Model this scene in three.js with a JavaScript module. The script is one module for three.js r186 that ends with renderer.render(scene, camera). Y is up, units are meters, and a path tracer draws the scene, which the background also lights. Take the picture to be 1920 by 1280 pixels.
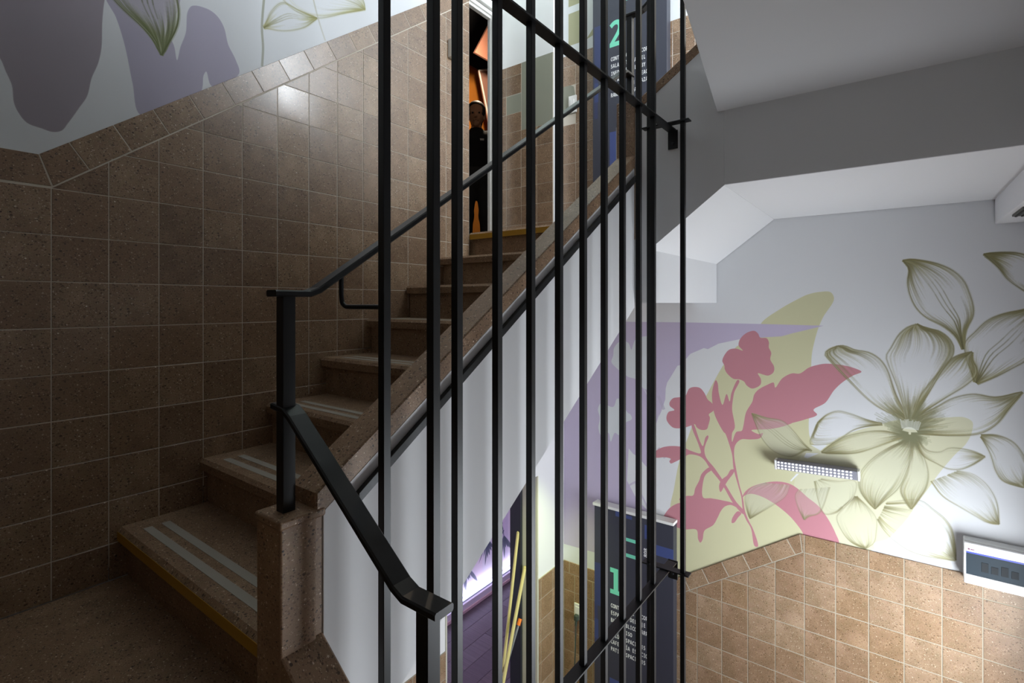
import * as THREE from 'three';
import { RoundedBoxGeometry } from 'three/addons/geometries/RoundedBoxGeometry.js';
import { mergeGeometries } from 'three/addons/utils/BufferGeometryUtils.js';
import { MarchingCubes } from 'three/addons/objects/MarchingCubes.js';
import { RectAreaLightUniformsLib } from 'three/addons/lights/RectAreaLightUniformsLib.js';

// ---------------------------------------------------------------- camera, sky, lights, exposure
// stairwell coordinates: a = along the left wall (away from us), b = to the right, h = height about the eye; metres
const H0 = 3.457;                                   // eye height above the lower hall floor
const V = (a, b, h) => new THREE.Vector3(b, h + H0, -a);
const scene = new THREE.Scene();
scene.background = new THREE.Color(0.35, 0.42, 0.5);
const FOC = 957, YAW = 0.6451;
const camera = new THREE.PerspectiveCamera(2 * Math.atan(640 / FOC) * 180 / Math.PI, 1.5, 0.05, 60);
camera.position.copy(V(0, 0, 0));
camera.rotation.set(0, YAW, 0);
camera.setViewOffset(1920, 1280, 0, 72.4, 1920, 1280);
const renderer = new THREE.WebGLRenderer({ antialias: true });
renderer.toneMapping = THREE.LinearToneMapping;
renderer.toneMappingExposure = 1.0;
renderer.shadowMap.enabled = true;
RectAreaLightUniformsLib.init();
function area(color, intensity, w, h, pos, target) {
  const l = new THREE.RectAreaLight(color, intensity, w, h);
  l.position.copy(pos); l.lookAt(target); scene.add(l); return l;
}
const DAY = new THREE.Color(0.88, 0.94, 1.0);
// daylight at the two staircase windows in the right wall (one per storey)
const WIN = [[2.15, 2.95, -2.1, -1.2], [2.15, 2.95, 1.75, 2.75]];
area(DAY, 24, 0.78, 0.88, V(2.55, 0.6, -1.65), V(2.55, -1, -1.65));
area(DAY, 42, 0.78, 0.98, V(2.55, 0.6, 2.25), V(2.55, -1, 2.25));

// ---------------------------------------------------------------- helpers
let seed = 7;
const rnd = () => { seed = (seed * 1664525 + 1013904223) >>> 0; return seed / 4294967296; };
const used = {};
const numbered = (n) => { used[n] = (used[n] || 0) + 1; return used[n] === 1 ? n : n + '_' + String(used[n] - 1).padStart(3, '0'); };
function boxUV(g, k = 1 / 0.45, ou = 0, ov = 0) {
  const p = g.attributes.position, n = g.attributes.normal, uv = new Float32Array(p.count * 2);
  for (let i = 0; i < p.count; i++) {
    const x = p.getX(i), y = p.getY(i), z = p.getZ(i), ax = Math.abs(n.getX(i)), ay = Math.abs(n.getY(i)), az = Math.abs(n.getZ(i));
    let u, v;
    if (ax >= ay && ax >= az) { u = z; v = y; } else if (ay >= az) { u = x; v = z; } else { u = x; v = y; }
    uv[2 * i] = u * k + ou; uv[2 * i + 1] = v * k + ov;
  }
  g.setAttribute('uv', new THREE.BufferAttribute(uv, 2));
  return g;
}
const plain = (g) => { const q = g.index ? g.toNonIndexed() : g; for (const k of Object.keys(q.attributes)) if (!['position', 'normal', 'uv'].includes(k)) q.deleteAttribute(k); q.clearGroups(); return q; };
const join = (...l) => mergeGeometries(l.flat().map(plain));
// box between stairwell coordinates
function box(a0, a1, b0, b1, h0, h1, r = 0.002) {
  const w = b1 - b0, y = h1 - h0, d = a1 - a0;
  r = Math.min(r, w * 0.3, y * 0.3, d * 0.3);
  const g = plain(r > 0 ? new RoundedBoxGeometry(w, y, d, 1, r) : new THREE.BoxGeometry(w, y, d));
  g.translate((b0 + b1) / 2, (h0 + h1) / 2 + H0, -(a0 + a1) / 2);
  return boxUV(g);
}
// prism: plane 'a' = outline (b,h) drawn out along a; 'b' = outline (a,h) along b; 'h' = outline (a,b) along h
function prism(pts, plane, c0, c1, bev = 0.002) {
  const s = new THREE.Shape(pts.map((p) => new THREE.Vector2(p[0], p[1])));
  const g = plain(new THREE.ExtrudeGeometry(s, { depth: c1 - c0 - 2 * bev, bevelEnabled: bev > 0, bevelThickness: bev, bevelSize: bev, bevelOffset: -bev, bevelSegments: 1 }));
  g.translate(0, 0, c0 + bev);
  const p = g.attributes.position, flip = plane !== 'b';
  for (let i = 0; i < p.count; i++) {
    const x = p.getX(i), y = p.getY(i), z = p.getZ(i);
    if (plane === 'a') p.setXYZ(i, x, y + H0, -z); else if (plane === 'b') p.setXYZ(i, z, y + H0, -x); else p.setXYZ(i, y, z + H0, -x);
  }
  if (flip) for (let i = 0; i < p.count; i += 3) {
    const t = [p.getX(i + 1), p.getY(i + 1), p.getZ(i + 1)];
    p.setXYZ(i + 1, p.getX(i + 2), p.getY(i + 2), p.getZ(i + 2)); p.setXYZ(i + 2, ...t);
  }
  g.computeVertexNormals();
  return boxUV(g);
}
// flat bar swept along points (each [a,b,h]); w across, t thick, 'side' = horizontal direction across the bar
function barSweep(pts, w, t, side) {
  const P = pts.map((p) => V(...p)), S = side.clone().normalize(), rings = [];
  for (let i = 0; i < P.length; i++) {
    const d0 = i ? P[i].clone().sub(P[i - 1]).normalize() : null, d1 = i < P.length - 1 ? P[i + 1].clone().sub(P[i]).normalize() : null;
    const d = (d0 && d1 ? d0.clone().add(d1) : d0 || d1).clone().normalize();
    const up = S.clone().cross(d).normalize(); if (up.y < 0) up.negate();
    const k = d0 && d1 ? 1 / Math.max(0.3, Math.sqrt((1 + d0.dot(d1)) / 2)) : 1;
    const c = 0.003, r = [];
    for (const [x, y] of [[-w / 2 + c, t / 2], [w / 2 - c, t / 2], [w / 2, t / 2 - c], [w / 2, -t / 2 + c], [w / 2 - c, -t / 2], [-w / 2 + c, -t / 2], [-w / 2, -t / 2 + c], [-w / 2, t / 2 - c]])
      r.push(P[i].clone().addScaledVector(S, x).addScaledVector(up, y * k));
    rings.push(r);
  }
  const pos = [], tri = (a, b, c) => pos.push(a.x, a.y, a.z, b.x, b.y, b.z, c.x, c.y, c.z);
  for (let i = 0; i + 1 < rings.length; i++) for (let j = 0; j < 8; j++) {
    const a = rings[i][j], b = rings[i][(j + 1) % 8], c = rings[i + 1][(j + 1) % 8], d = rings[i + 1][j];
    tri(a, b, c); tri(a, c, d);
  }
  for (const [r, f] of [[rings[0], 0], [rings[rings.length - 1], 1]]) for (let j = 1; j < 7; j++) f ? tri(r[0], r[j], r[j + 1]) : tri(r[0], r[j + 1], r[j]);
  const g = new THREE.BufferGeometry();
  g.setAttribute('position', new THREE.Float32BufferAttribute(pos, 3));
  g.computeVertexNormals();
  // keep outward winding
  const c = P[0].clone().add(P[1]).multiplyScalar(0.5), q = new THREE.Vector3(...pos.slice(0, 3)).add(new THREE.Vector3(...pos.slice(3, 6))).add(new THREE.Vector3(...pos.slice(6, 9))).divideScalar(3);
  const n = new THREE.Vector3().fromBufferAttribute(g.attributes.normal, 0);
  if (n.dot(q.sub(c)) < 0) { const p = g.attributes.position; for (let i = 0; i < p.count; i += 3) { const t = [p.getX(i + 1), p.getY(i + 1), p.getZ(i + 1)]; p.setXYZ(i + 1, p.getX(i + 2), p.getY(i + 2), p.getZ(i + 2)); p.setXYZ(i + 2, ...t); } g.computeVertexNormals(); }
  return boxUV(g);
}
const tube = (pts, r, seg = 24, rad = 8) => boxUV(plain(new THREE.TubeGeometry(new THREE.CatmullRomCurve3(pts.map((p) => V(...p)), false, 'catmullrom', 0.2), seg, r, rad, false)));
function part(name, geo, material, parent) {                    // geo is in world coordinates
  parent.updateWorldMatrix(true, false);
  geo.applyMatrix4(parent.matrixWorld.clone().invert());
  const m = new THREE.Mesh(geo, material); m.name = name; m.castShadow = m.receiveShadow = true;
  parent.add(m); return m;
}
function thing(name, label, category, pos, group) {
  const o = new THREE.Group(); o.name = numbered(name); o.position.copy(pos); scene.add(o);
  o.userData = { label, category }; if (group) o.userData.group = group;
  return o;
}
function struct(name, geo, material, parent = scene) {
  const m = new THREE.Mesh(geo, material); m.name = parent === scene ? numbered(name) : name; m.castShadow = m.receiveShadow = true;
  if (parent === scene) m.userData.kind = 'structure';
  parent.add(m); return m;
}

// ---------------------------------------------------------------- materials
function canvas(w, h) { const c = document.createElement('canvas'); c.width = w; c.height = h; return [c, c.getContext('2d')]; }
function tex(c, repeat = true, srgb = true) {
  const t = new THREE.CanvasTexture(c); if (srgb) t.colorSpace = THREE.SRGBColorSpace;
  t.wrapS = t.wrapT = repeat ? THREE.RepeatWrapping : THREE.ClampToEdgeWrapping; t.anisotropy = 8; return t;
}
function terrazzo(base, chips, S = 1024) {                        // 45 cm of cast terrazzo with stone chips
  const [c, x] = canvas(S, S), [c2, y] = canvas(S, S);
  x.fillStyle = base; x.fillRect(0, 0, S, S); y.fillStyle = '#808080'; y.fillRect(0, 0, S, S);
  for (let i = 0; i < 260; i++) { const r = 30 + rnd() * 90, px = rnd() * S, py = rnd() * S; for (const dx of [-S, 0, S]) for (const dy of [-S, 0, S]) { const g = x.createRadialGradient(px + dx, py + dy, 0, px + dx, py + dy, r), d = rnd() < 0 ? 0 : (i % 2 ? 'rgba(30,16,8,' : 'rgba(255,225,195,'); g.addColorStop(0, d + '0.05)'); g.addColorStop(1, d + '0)'); x.fillStyle = g; x.fillRect(px + dx - r, py + dy - r, 2 * r, 2 * r); } }
  for (const [n, r0, r1, cols] of chips) for (let i = 0; i < n; i++) {
    const r = r0 + rnd() * rnd() * (r1 - r0), px = rnd() * S, py = rnd() * S, k = 5 + Math.floor(rnd() * 3), ph = rnd() * 6.28, el = 0.55 + rnd() * 0.45, sh = [];
    for (let j = 0; j < k; j++) sh.push([Math.cos(ph + j / k * 6.28) * r * (0.75 + rnd() * 0.4), Math.sin(ph + j / k * 6.28) * r * el * (0.75 + rnd() * 0.4)]);
    x.fillStyle = cols[Math.floor(rnd() * cols.length)]; x.globalAlpha = 0.45 + rnd() * 0.5; y.fillStyle = rnd() < 0.4 ? '#6a6a6a' : '#959595';
    for (const dx of px < 20 ? [0, S] : px > S - 20 ? [-S, 0] : [0]) for (const dy of py < 20 ? [0, S] : py > S - 20 ? [-S, 0] : [0])
      for (const q of [x, y]) { q.beginPath(); sh.forEach((s, j) => j ? q.lineTo(px + dx + s[0], py + dy + s[1]) : q.moveTo(px + dx + s[0], py + dy + s[1])); q.fill(); }
    x.globalAlpha = 1;
  }
  return [tex(c), tex(c2, true, false)];
}
const CH = (l, d) => [[4200, 1.5, 4.5, d], [3600, 1.3, 4, l], [1500, 4, 11, d], [700, 3, 8, l]];
const [tzMap, tzBump] = terrazzo('#8f755c', CH(['#c4ae94', '#e2d4c0', '#b39a80', '#f0e6d6'], ['#4a3626', '#33261c', '#5c4533', '#6f543c']));
const [tzWarm, tzWarmB] = terrazzo('#9a8065', CH(['#cdb898', '#e4d8c2', '#bda27e', '#d5c3a8'], ['#6a5139', '#54432f', '#7c6247', '#866547']));
const TILE = [0xffffff, 0xefe9e4, 0xe4dfdc].map((c, i) => new THREE.MeshPhysicalMaterial({ map: tzMap, bumpMap: tzBump, bumpScale: 0.0006, roughness: 0.45, color: c, clearcoat: 0.7, clearcoatRoughness: [0.16, 0.3, 0.24][i] }));
const TILEW = [0xffffff, 0xf5efe6, 0xf0eae6].map((c) => new THREE.MeshStandardMaterial({ map: tzWarm, bumpMap: tzWarmB, bumpScale: 0.0006, roughness: 0.42, color: c }));
const STONE = new THREE.MeshStandardMaterial({ map: tzMap, bumpMap: tzBump, bumpScale: 0.0012, roughness: 0.62, color: 0xf0eae4 });
const CURB = new THREE.MeshStandardMaterial({ map: tzMap, bumpMap: tzBump, bumpScale: 0.0008, roughness: 0.5, color: 0xfff6ee });
const GROUT = new THREE.MeshStandardMaterial({ color: 0xc9c1b3, roughness: 0.95 });
const GROUTW = new THREE.MeshStandardMaterial({ color: 0xaea593, roughness: 0.95 });
const CEMENT = new THREE.MeshStandardMaterial({ color: 0x8c8d7e, roughness: 0.9 });
const PLASTER = new THREE.MeshStandardMaterial({ color: 0xe4e4e5, roughness: 0.75 });
const PLASTER2 = new THREE.MeshStandardMaterial({ color: 0xd2d1cf, roughness: 0.7 });
const IRON = new THREE.MeshPhysicalMaterial({ color: 0x08090b, roughness: 0.42, metalness: 0.0, specularIntensity: 0.8 });
const YELLOW = new THREE.MeshStandardMaterial({ color: 0xa67c10, roughness: 0.55 });
const GRIP = new THREE.MeshStandardMaterial({ color: 0xa09a90, bumpMap: tzWarmB, bumpScale: 0.001, roughness: 0.95 });
const WHITE = new THREE.MeshStandardMaterial({ color: 0xe6e6e2, roughness: 0.4 });
// painted murals: outlines on the wall in millimetres (b,h or a,h)
const M = {
  olive1: [-663, -129, -562, -41, -470, 18, -414, 48, -352, 63, -299, 61, -282, 22, -334, -80, -359, -147, -378, -224, -392, -307, -394, -493, -398, -793, -343, -852, -230, -963, -176, -1146, -264, -1342, -451, -1479, -1104, -1920, -1248, -2006, -1219, -1490, -1225, -1377, -1203, -1269, -1166, -1072, -1091, -850, -1048, -721, -982, -593, -938, -504, -885, -403, -801, -274, -669, -207],
  olive2: [-308, -804, -248, -754, -152, -698, -60, -657, -18, -634, 87, -608, 203, -586, 271, -575, 303, -592, 302, -646, 280, -708, 240, -767, 181, -868, 135, -961, 92, -1044, 44, -1148, 0, -1221, -40, -1276, -97, -1314, -97, -1349, -286, -1351, -461, -1284, -431, -867],
  lav: [-333, -131, -387, -149, -493, -181, -550, -201, -639, -210, -781, -227, -912, -262, -979, -301, -1003, -295, -1091, -338, -1155, -417, -1177, -423, -1222, -501, -1248, -544, -1258, -586, -1261, -660, -1289, -745, -1305, -784, -1303, -762, -1345, -901, -1362, -1171, -1405, -1137, -1459, -1086, -1494, -1073, -1528, -1040, -1542, -1272, -1466, -1392, -1365, -1464, -1358, -1507, -1581, -1853, -1786, -1863, -2049, -1874, -2196, -1878, -2196, -137, -1519, -135, -1105, -130, -657, -129],
  whiteA: [-1599, -282, -1642, -330, -1649, -384, -1663, -432, -1628, -469, -1535, -528, -1473, -542, -1432, -590, -1378, -604, -1368, -418, -1372, -240, -1412, -235, -1466, -250, -1490, -283, -1507, -333, -1532, -285],
  whiteB: [-1617, -694, -1649, -758, -1746, -743, -1772, -789, -1757, -855, -1768, -932, -1746, -982, -1686, -953, -1668, -1014, -1635, -945, -1603, -957, -1592, -892, -1542, -852, -1504, -827, -1514, -796, -1535, -786, -1592, -701],
  pflow1: [-791, -260, -781, -226, -744, -187, -700, -173, -679, -188, -666, -213, -630, -216, -618, -238, -618, -271, -605, -303, -610, -343, -589, -387, -593, -420, -621, -442, -651, -438, -679, -433, -662, -469, -666, -503, -712, -530, -744, -513, -759, -491, -788, -480, -820, -480, -859, -449, -873, -423, -876, -399, -888, -372, -875, -333, -846, -297, -807, -288, -766, -298, -788, -273],
  pflow2: [-1098, -569, -1062, -555, -1027, -559, -1000, -588, -979, -628, -950, -652, -942, -693, -972, -725, -965, -745, -974, -792, -985, -822, -1020, -832, -1048, -821, -1062, -801, -1094, -817, -1148, -839, -1207, -844, -1248, -806, -1252, -777, -1237, -742, -1198, -724, -1229, -700, -1231, -678, -1207, -646, -1170, -635, -1126, -623],
  pbody: [-928, -498, -950, -569, -949, -652, -932, -730, -878, -827, -872, -830, -849, -889, -829, -961, -820, -1048, -794, -1145, -775, -1215, -764, -1307, -747, -1350, -719, -1396, -697, -1501, -679, -1498, -706, -1400, -734, -1347, -753, -1298, -766, -1213, -785, -1143, -804, -1051, -817, -958, -810, -896, -775, -855, -719, -846, -666, -829, -651, -796, -676, -806, -716, -789, -621, -768, -550, -744, -493, -713, -516, -722, -423, -681, -365, -646, -383, -621, -325, -573, -282, -497, -240, -446, -190, -404, -153, -381, -190, -362, -257, -349, -325, -349, -355, -356, -404, -376, -454, -416, -493, -418, -545, -452, -583, -511, -592, -482, -627, -499, -676, -533, -700, -566, -711, -611, -747, -682, -762, -765, -772, -800, -804, -813, -829, -879, -829, -824, -813, -786, -829, -672, -823, -603, -815, -561, -786, -490, -795, -483, -833, -570, -844, -625, -862, -580, -887, -652, -910, -578, -917, -516],
  pbr1: [-1075, -790, -1027, -911, -1010, -936, -993, -877, -978, -861, -974, -871, -989, -912, -1000, -959, -989, -1007, -938, -1064, -892, -1124, -865, -1163, -807, -1250, -756, -1305, -762, -1320, -820, -1270, -875, -1183, -905, -1141, -959, -1082, -1000, -1026, -1031, -1007, -1098, -1007, -1141, -1038, -1192, -1073, -1223, -1090, -1232, -1078, -1223, -1059, -1259, -1055, -1309, -1067, -1359, -1078, -1384, -1099, -1367, -1064, -1309, -1008, -1259, -982, -1192, -967, -1141, -966, -1091, -980, -1024, -985, -1034, -941, -1083, -813],
  pleaf3: [-1293, -1508, -1273, -1461, -1229, -1393, -1177, -1351, -1137, -1333, -1164, -1324, -1159, -1309, -1112, -1285, -1073, -1273, -1059, -1223, -1034, -1168, -1017, -1118, -965, -1066, -950, -1075, -989, -1116, -1005, -1155, -1008, -1272, -959, -1266, -892, -1263, -817, -1267, -801, -1286, -836, -1280, -872, -1298, -897, -1333, -918, -1383, -945, -1436, -1000, -1487, -1012, -1549, -1027, -1572, -1040, -1553, -1050, -1495, -1134, -1514, -1196, -1512],
  pblob: [-900, -1212, -908, -1173, -892, -1132, -859, -1097, -836, -1056, -815, -1052, -821, -1075, -855, -1130, -877, -1173],
  pblob2: [-831, -1392, -829, -1364, -794, -1309, -775, -1317, -794, -1349, -818, -1388],
  pleaf4: [-772, -1224, -756, -1184, -719, -1142, -639, -1097, -562, -1074, -504, -1076, -459, -1098, -415, -1133, -355, -1175, -312, -1233, -286, -1281, -275, -1306, -260, -1362, -437, -1359, -437, -1350, -493, -1279, -550, -1235, -609, -1203, -669, -1184, -719, -1183, -756, -1203],
  wslit1: [-397, -826, -313, -812, -348, -851],
  wslit2: [-420, -876, -356, -868, -413, -907, -432, -904],
  wslit3: [-471, -1010, -457, -1006, -497, -1060, -504, -1058],
  wcore: [-27, -571, 28, -573, 69, -562, 89, -591, 87, -608, -9, -633],
  t1_L: [46, -613, 0, -434, -33, -332, -42, -286, -23, -244, 14, -167, 50, -129, 86, -112],
  t1_R: [68, -610, 139, -460, 190, -344, 230, -264, 232, -220, 211, -177, 173, -145, 126, -135, 86, -112],
  t2_L: [41, -625, -90, -560, -213, -436, -295, -339, -327, -292, -311, -269, -264, -245],
  t2_R: [50, -612, 0, -492, -42, -350, -75, -300, -123, -270, -183, -262, -228, -243, -264, -245],
  t3_L: [-60, -657, -182, -705, -284, -794, -397, -822, -402, -813, -380, -747, -359, -688],
  t3_R: [-60, -657, -123, -643, -207, -618, -264, -612, -316, -638, -337, -660, -359, -688],
  t4_L: [59, -611, 104, -480, 173, -362, 224, -286, 265, -259, 304, -246],
  t4_R: [77, -608, 195, -493, 286, -407, 322, -355, 318, -317, 304, -286, 304, -246],
  t5_L: [87, -597, 165, -536, 229, -484, 310, -454, 389, -461, 483, -427],
  t5_R: [91, -687, 229, -676, 330, -650, 389, -598, 439, -508, 483, -427],
  t6_L: [59, -714, -40, -786, -123, -877, -165, -963, -160, -1039, -123, -1095, -92, -1125],
  t6_R: [64, -713, 73, -779, 49, -875, 10, -989, -51, -1071, -92, -1125],
  t7_L: [64, -713, 59, -794, 49, -894, 20, -999, 39, -1050, 64, -1088],
  t7_R: [68, -712, 116, -802, 135, -889, 126, -963, 102, -1017, 64, -1088],
  t8_L: [46, -705, -84, -785, -182, -837, -284, -855, -343, -860],
  t8_R: [46, -705, -60, -693, -182, -729, -258, -771, -343, -860],
  t9_L: [78, -711, 111, -796, 167, -828, 209, -847, 258, -841, 306, -808, 351, -759],
  t9_R: [88, -703, 126, -764, 177, -767, 218, -739, 262, -734, 315, -742, 351, -759],
  l1_L: [270, -234, 241, -170, 195, -122, 121, -73, 82, -23, 57, 46, 48, 114, 55, 183, 28, 225],
  l1_R: [270, -234, 282, -136, 308, -65, 308, -16, 294, 49, 274, 109, 237, 159, 182, 197, 117, 220, 55, 230, 28, 225],
  l2_L: [552, 5, 520, 31, 472, 72, 431, 115, 400, 169, 373, 207, 346, 240],
  l2_R: [552, 40, 534, 138, 516, 210, 472, 238, 423, 245, 381, 244, 346, 240],
  l3_L: [314, -393, 278, -255, 278, -196, 314, -145, 361, -85, 416, -53, 487, -34, 534, -15],
  l3_R: [322, -403, 385, -365, 453, -312, 498, -273, 552, -188, 556, -86, 534, -15],
  l4_L: [144, -923, 190, -991, 262, -1033, 315, -1061, 357, -1082, 401, -1079],
  l4_R: [253, -847, 306, -854, 349, -886, 378, -931, 395, -984, 401, -1079],
  l5_L: [336, -664, 370, -744, 391, -826, 416, -866, 488, -881],
  l5_R: [336, -655, 391, -646, 448, -668, 488, -729, 508, -802, 488, -881],
  l6_L: [-81, -1180, -61, -1219, -20, -1264, 59, -1310, 149, -1317, 240, -1304],
  l6_R: [-40, -1075, 102, -1033, 154, -1066, 200, -1102, 227, -1148, 238, -1222, 240, -1304],
  l7_L: [-181, -1076, -241, -1162, -269, -1215, -247, -1281, -203, -1335, -134, -1354],
  l7_R: [-176, -1075, -123, -1120, -87, -1175, -87, -1251, -97, -1311, -134, -1354],
  l8_L: [-413, -853, -503, -913, -590, -897, -649, -841, -680, -779, -714, -684],
  l8_R: [-391, -862, -435, -819, -486, -757, -543, -707, -631, -700, -714, -684],
  l9_L: [-302, -1051, -355, -1212, -409, -1245, -430, -1270],
  l9_R: [-459, -1098, -476, -1140, -459, -1213, -430, -1270],
  l10_L: [-504, -1082, -527, -1152, -609, -1236, -725, -1338],
  l10_R: [-639, -1098, -719, -1149, -753, -1217, -744, -1282, -725, -1338],
  l11_L: [-378, -1033, -360, -1137, -331, -1210, -275, -1190, -241, -1149],
  l11_R: [-343, -1012, -258, -1008, -181, -992, -187, -1071, -241, -1149],
  v1: [233, 904, 256, 796, 303, 745, 317, 707, 330, 670, 335, 617, 345, 590, 365, 564, 399, 556, 425, 552, 447, 562, 464, 592, 493, 652, 513, 696, 525, 760, 543, 819, 552, 876, 554, 960, 558, 1019, 564, 1072, 569, 1150, 504, 1191, 365, 1127, 268, 1009],
  v2: [564, 1064, 593, 996, 618, 910, 641, 785, 666, 677, 862, 821, 875, 895, 885, 913, 904, 863, 1011, 951, 996, 1004, 968, 1052, 951, 1116, 927, 1149, 894, 1162, 837, 1151, 819, 1121, 812, 1036, 794, 974, 782, 919, 773, 966, 761, 1001, 788, 1187],
  w1_L: [668, 1314, 602, 1214, 574, 1130, 577, 1070, 593, 1050, 625, 1026, 675, 993, 709, 959, 731, 918],
  w1_R: [668, 1314, 723, 1272, 756, 1215, 778, 1167, 789, 1114, 786, 1062, 774, 1019, 752, 968, 731, 918],
  w2_L: [1113, 1183, 1203, 1209, 1305, 1269, 1368, 1339],
  w2_R: [1115, 1187, 1146, 1270, 1203, 1336, 1270, 1335, 1368, 1339],
  w3_L: [1305, 1662, 1186, 1477, 1178, 1379, 1219, 1335, 1305, 1323, 1378, 1344, 1524, 1434, 1640, 1505],
  w3_R: [1305, 1662, 1454, 1626, 1576, 1574, 1629, 1546, 1640, 1505],
  wst: [1154, 1646, 1130, 1463, 1119, 1350, 1109, 1238, 1106, 1176, 1111, 1102, 1107, 1015],
  wst2: [1341, 1442, 1368, 1355, 1387, 1305, 1411, 1251],
};
const OLIVE = [126, 120, 80];
function resample(arr, n) {                                       // smooth curve through the listed points
  const P = []; for (let i = 0; i < arr.length; i += 2) P.push(new THREE.Vector3(arr[i], arr[i + 1], 0));
  return new THREE.CatmullRomCurve3(P, false, 'centripetal').getSpacedPoints(n).map((p) => [p.x, p.y]);
}
function painter(cv, u0, u1, h0, h1) {
  const [c, x] = cv, sx = c.width / (u1 - u0), sy = c.height / (h1 - h0);
  const X = (u) => (u / 1000 - u0) * sx, Y = (h) => (h1 - h / 1000) * sy;
  const self = {
    x, X, Y, s: sx,
    blob(arr, color, smooth = true, alpha = 1) {
      const P = []; for (let i = 0; i < arr.length; i += 2) P.push(new THREE.Vector3(arr[i], arr[i + 1], 0));
      const q = smooth ? new THREE.CatmullRomCurve3(P, true, 'centripetal').getPoints(P.length * 8) : P;
      x.globalAlpha = alpha; x.fillStyle = color; x.beginPath(); q.forEach((p, i) => i ? x.lineTo(X(p.x), Y(p.y)) : x.moveTo(X(p.x), Y(p.y))); x.closePath(); x.fill(); x.globalAlpha = 1;
    },
    line(pts, w, color, a0, a1) {
      x.strokeStyle = color; x.lineCap = 'butt'; x.lineJoin = 'round'; x.lineWidth = w;
      const n = pts.length - 1, m = Math.max(1, Math.min(6, Math.floor(n / 2)));
      for (let k = 0; k < m; k++) { x.globalAlpha = a0 + (a1 - a0) * (k + 0.5) / m; x.beginPath(); for (let i = Math.floor(k * n / m); i <= Math.floor((k + 1) * n / m); i++) i === Math.floor(k * n / m) ? x.moveTo(X(pts[i][0]), Y(pts[i][1])) : x.lineTo(X(pts[i][0]), Y(pts[i][1])); x.stroke(); }
      x.globalAlpha = 1;
    },
    // a brushed petal or leaf: strands run from its base to its tip between the two edges
    petal(L, R, o = {}) {
      const { n = 64, strength = 1, fill = 0.16, tip = 0.55, root = 0.45, mid = false, col = OLIVE } = o, N = 26;
      const l = resample(L, N), r = resample(R, N), at = (s, t) => { const i = Math.min(N - 1, Math.floor(t * N)), f = t * N - i, m = (e) => [e[i][0] + (e[i + 1][0] - e[i][0]) * f, e[i][1] + (e[i + 1][1] - e[i][1]) * f], p = m(l), q = m(r); return [p[0] + (q[0] - p[0]) * s, p[1] + (q[1] - p[1]) * s]; };
      const rgb = (k) => 'rgb(' + col.map((c) => Math.round(c * k)).join(',') + ')';
      if (fill) { x.globalAlpha = fill; x.fillStyle = 'rgb(190,190,176)'; x.beginPath(); [...l, ...[...r].reverse()].forEach((p, i) => i ? x.lineTo(X(p[0]), Y(p[1])) : x.moveTo(X(p[0]), Y(p[1]))); x.closePath(); x.fill(); x.globalAlpha = 1; }
      x.lineCap = 'butt';
      for (let k = 0; k < n * 1.9; k++) {
        const s = rnd(), edge = Math.pow(Math.abs(s - 0.5) * 2, 3), fromTip = rnd() < tip / (tip + root);
        const len = (fromTip ? 0.1 + rnd() * 0.36 : 0.08 + rnd() * 0.3) * (1 + edge * 1.1), w = (2.5 + rnd() * rnd() * 14) * self.s / 760, a = (0.14 + rnd() * 0.24 + edge * 0.16) * strength;
        x.strokeStyle = rnd() < 0.14 ? 'rgb(222,222,212)' : rgb(0.78 + rnd() * 0.5);
        const S = 14; let p = null;
        for (let j = 0; j <= S; j++) {
          const f = j / S, t = fromTip ? 1 - f * len : f * len, q = at(s, Math.min(1, Math.max(0, t)));
          if (p) { x.globalAlpha = Math.min(1, a * Math.pow(1 - f, 0.7)); x.lineWidth = w * (1 - 0.6 * f) * (fromTip && t > 0.93 ? (1 - t) / 0.07 * 0.8 + 0.2 : 1); x.beginPath(); x.moveTo(X(p[0]), Y(p[1])); x.lineTo(X(q[0]), Y(q[1])); x.stroke(); }
          p = q;
        }
      }
      for (const e of [l, r]) { self.line(e, 2.4 * self.s / 760, rgb(0.8), 0.35 * strength, 0.55 * strength); self.line(e, 9 * self.s / 760, rgb(1.05), 0.08 * strength, 0.22 * strength); }
      if (mid) for (const s of [0.42, 0.5, 0.58]) self.line(Array.from({ length: 16 }, (_, j) => at(s + (j / 15 - 0.3) * 0.05, j / 18)), 4 * self.s / 760, rgb(0.85), 0.7 * strength, 0.05);
      x.globalAlpha = 1;
    },
  };
  return self;
}
const OL = '#cdcaa4', OL2 = '#d2d0b2', LAV = '#c0b5cd', PINK = '#c0828c';
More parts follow.
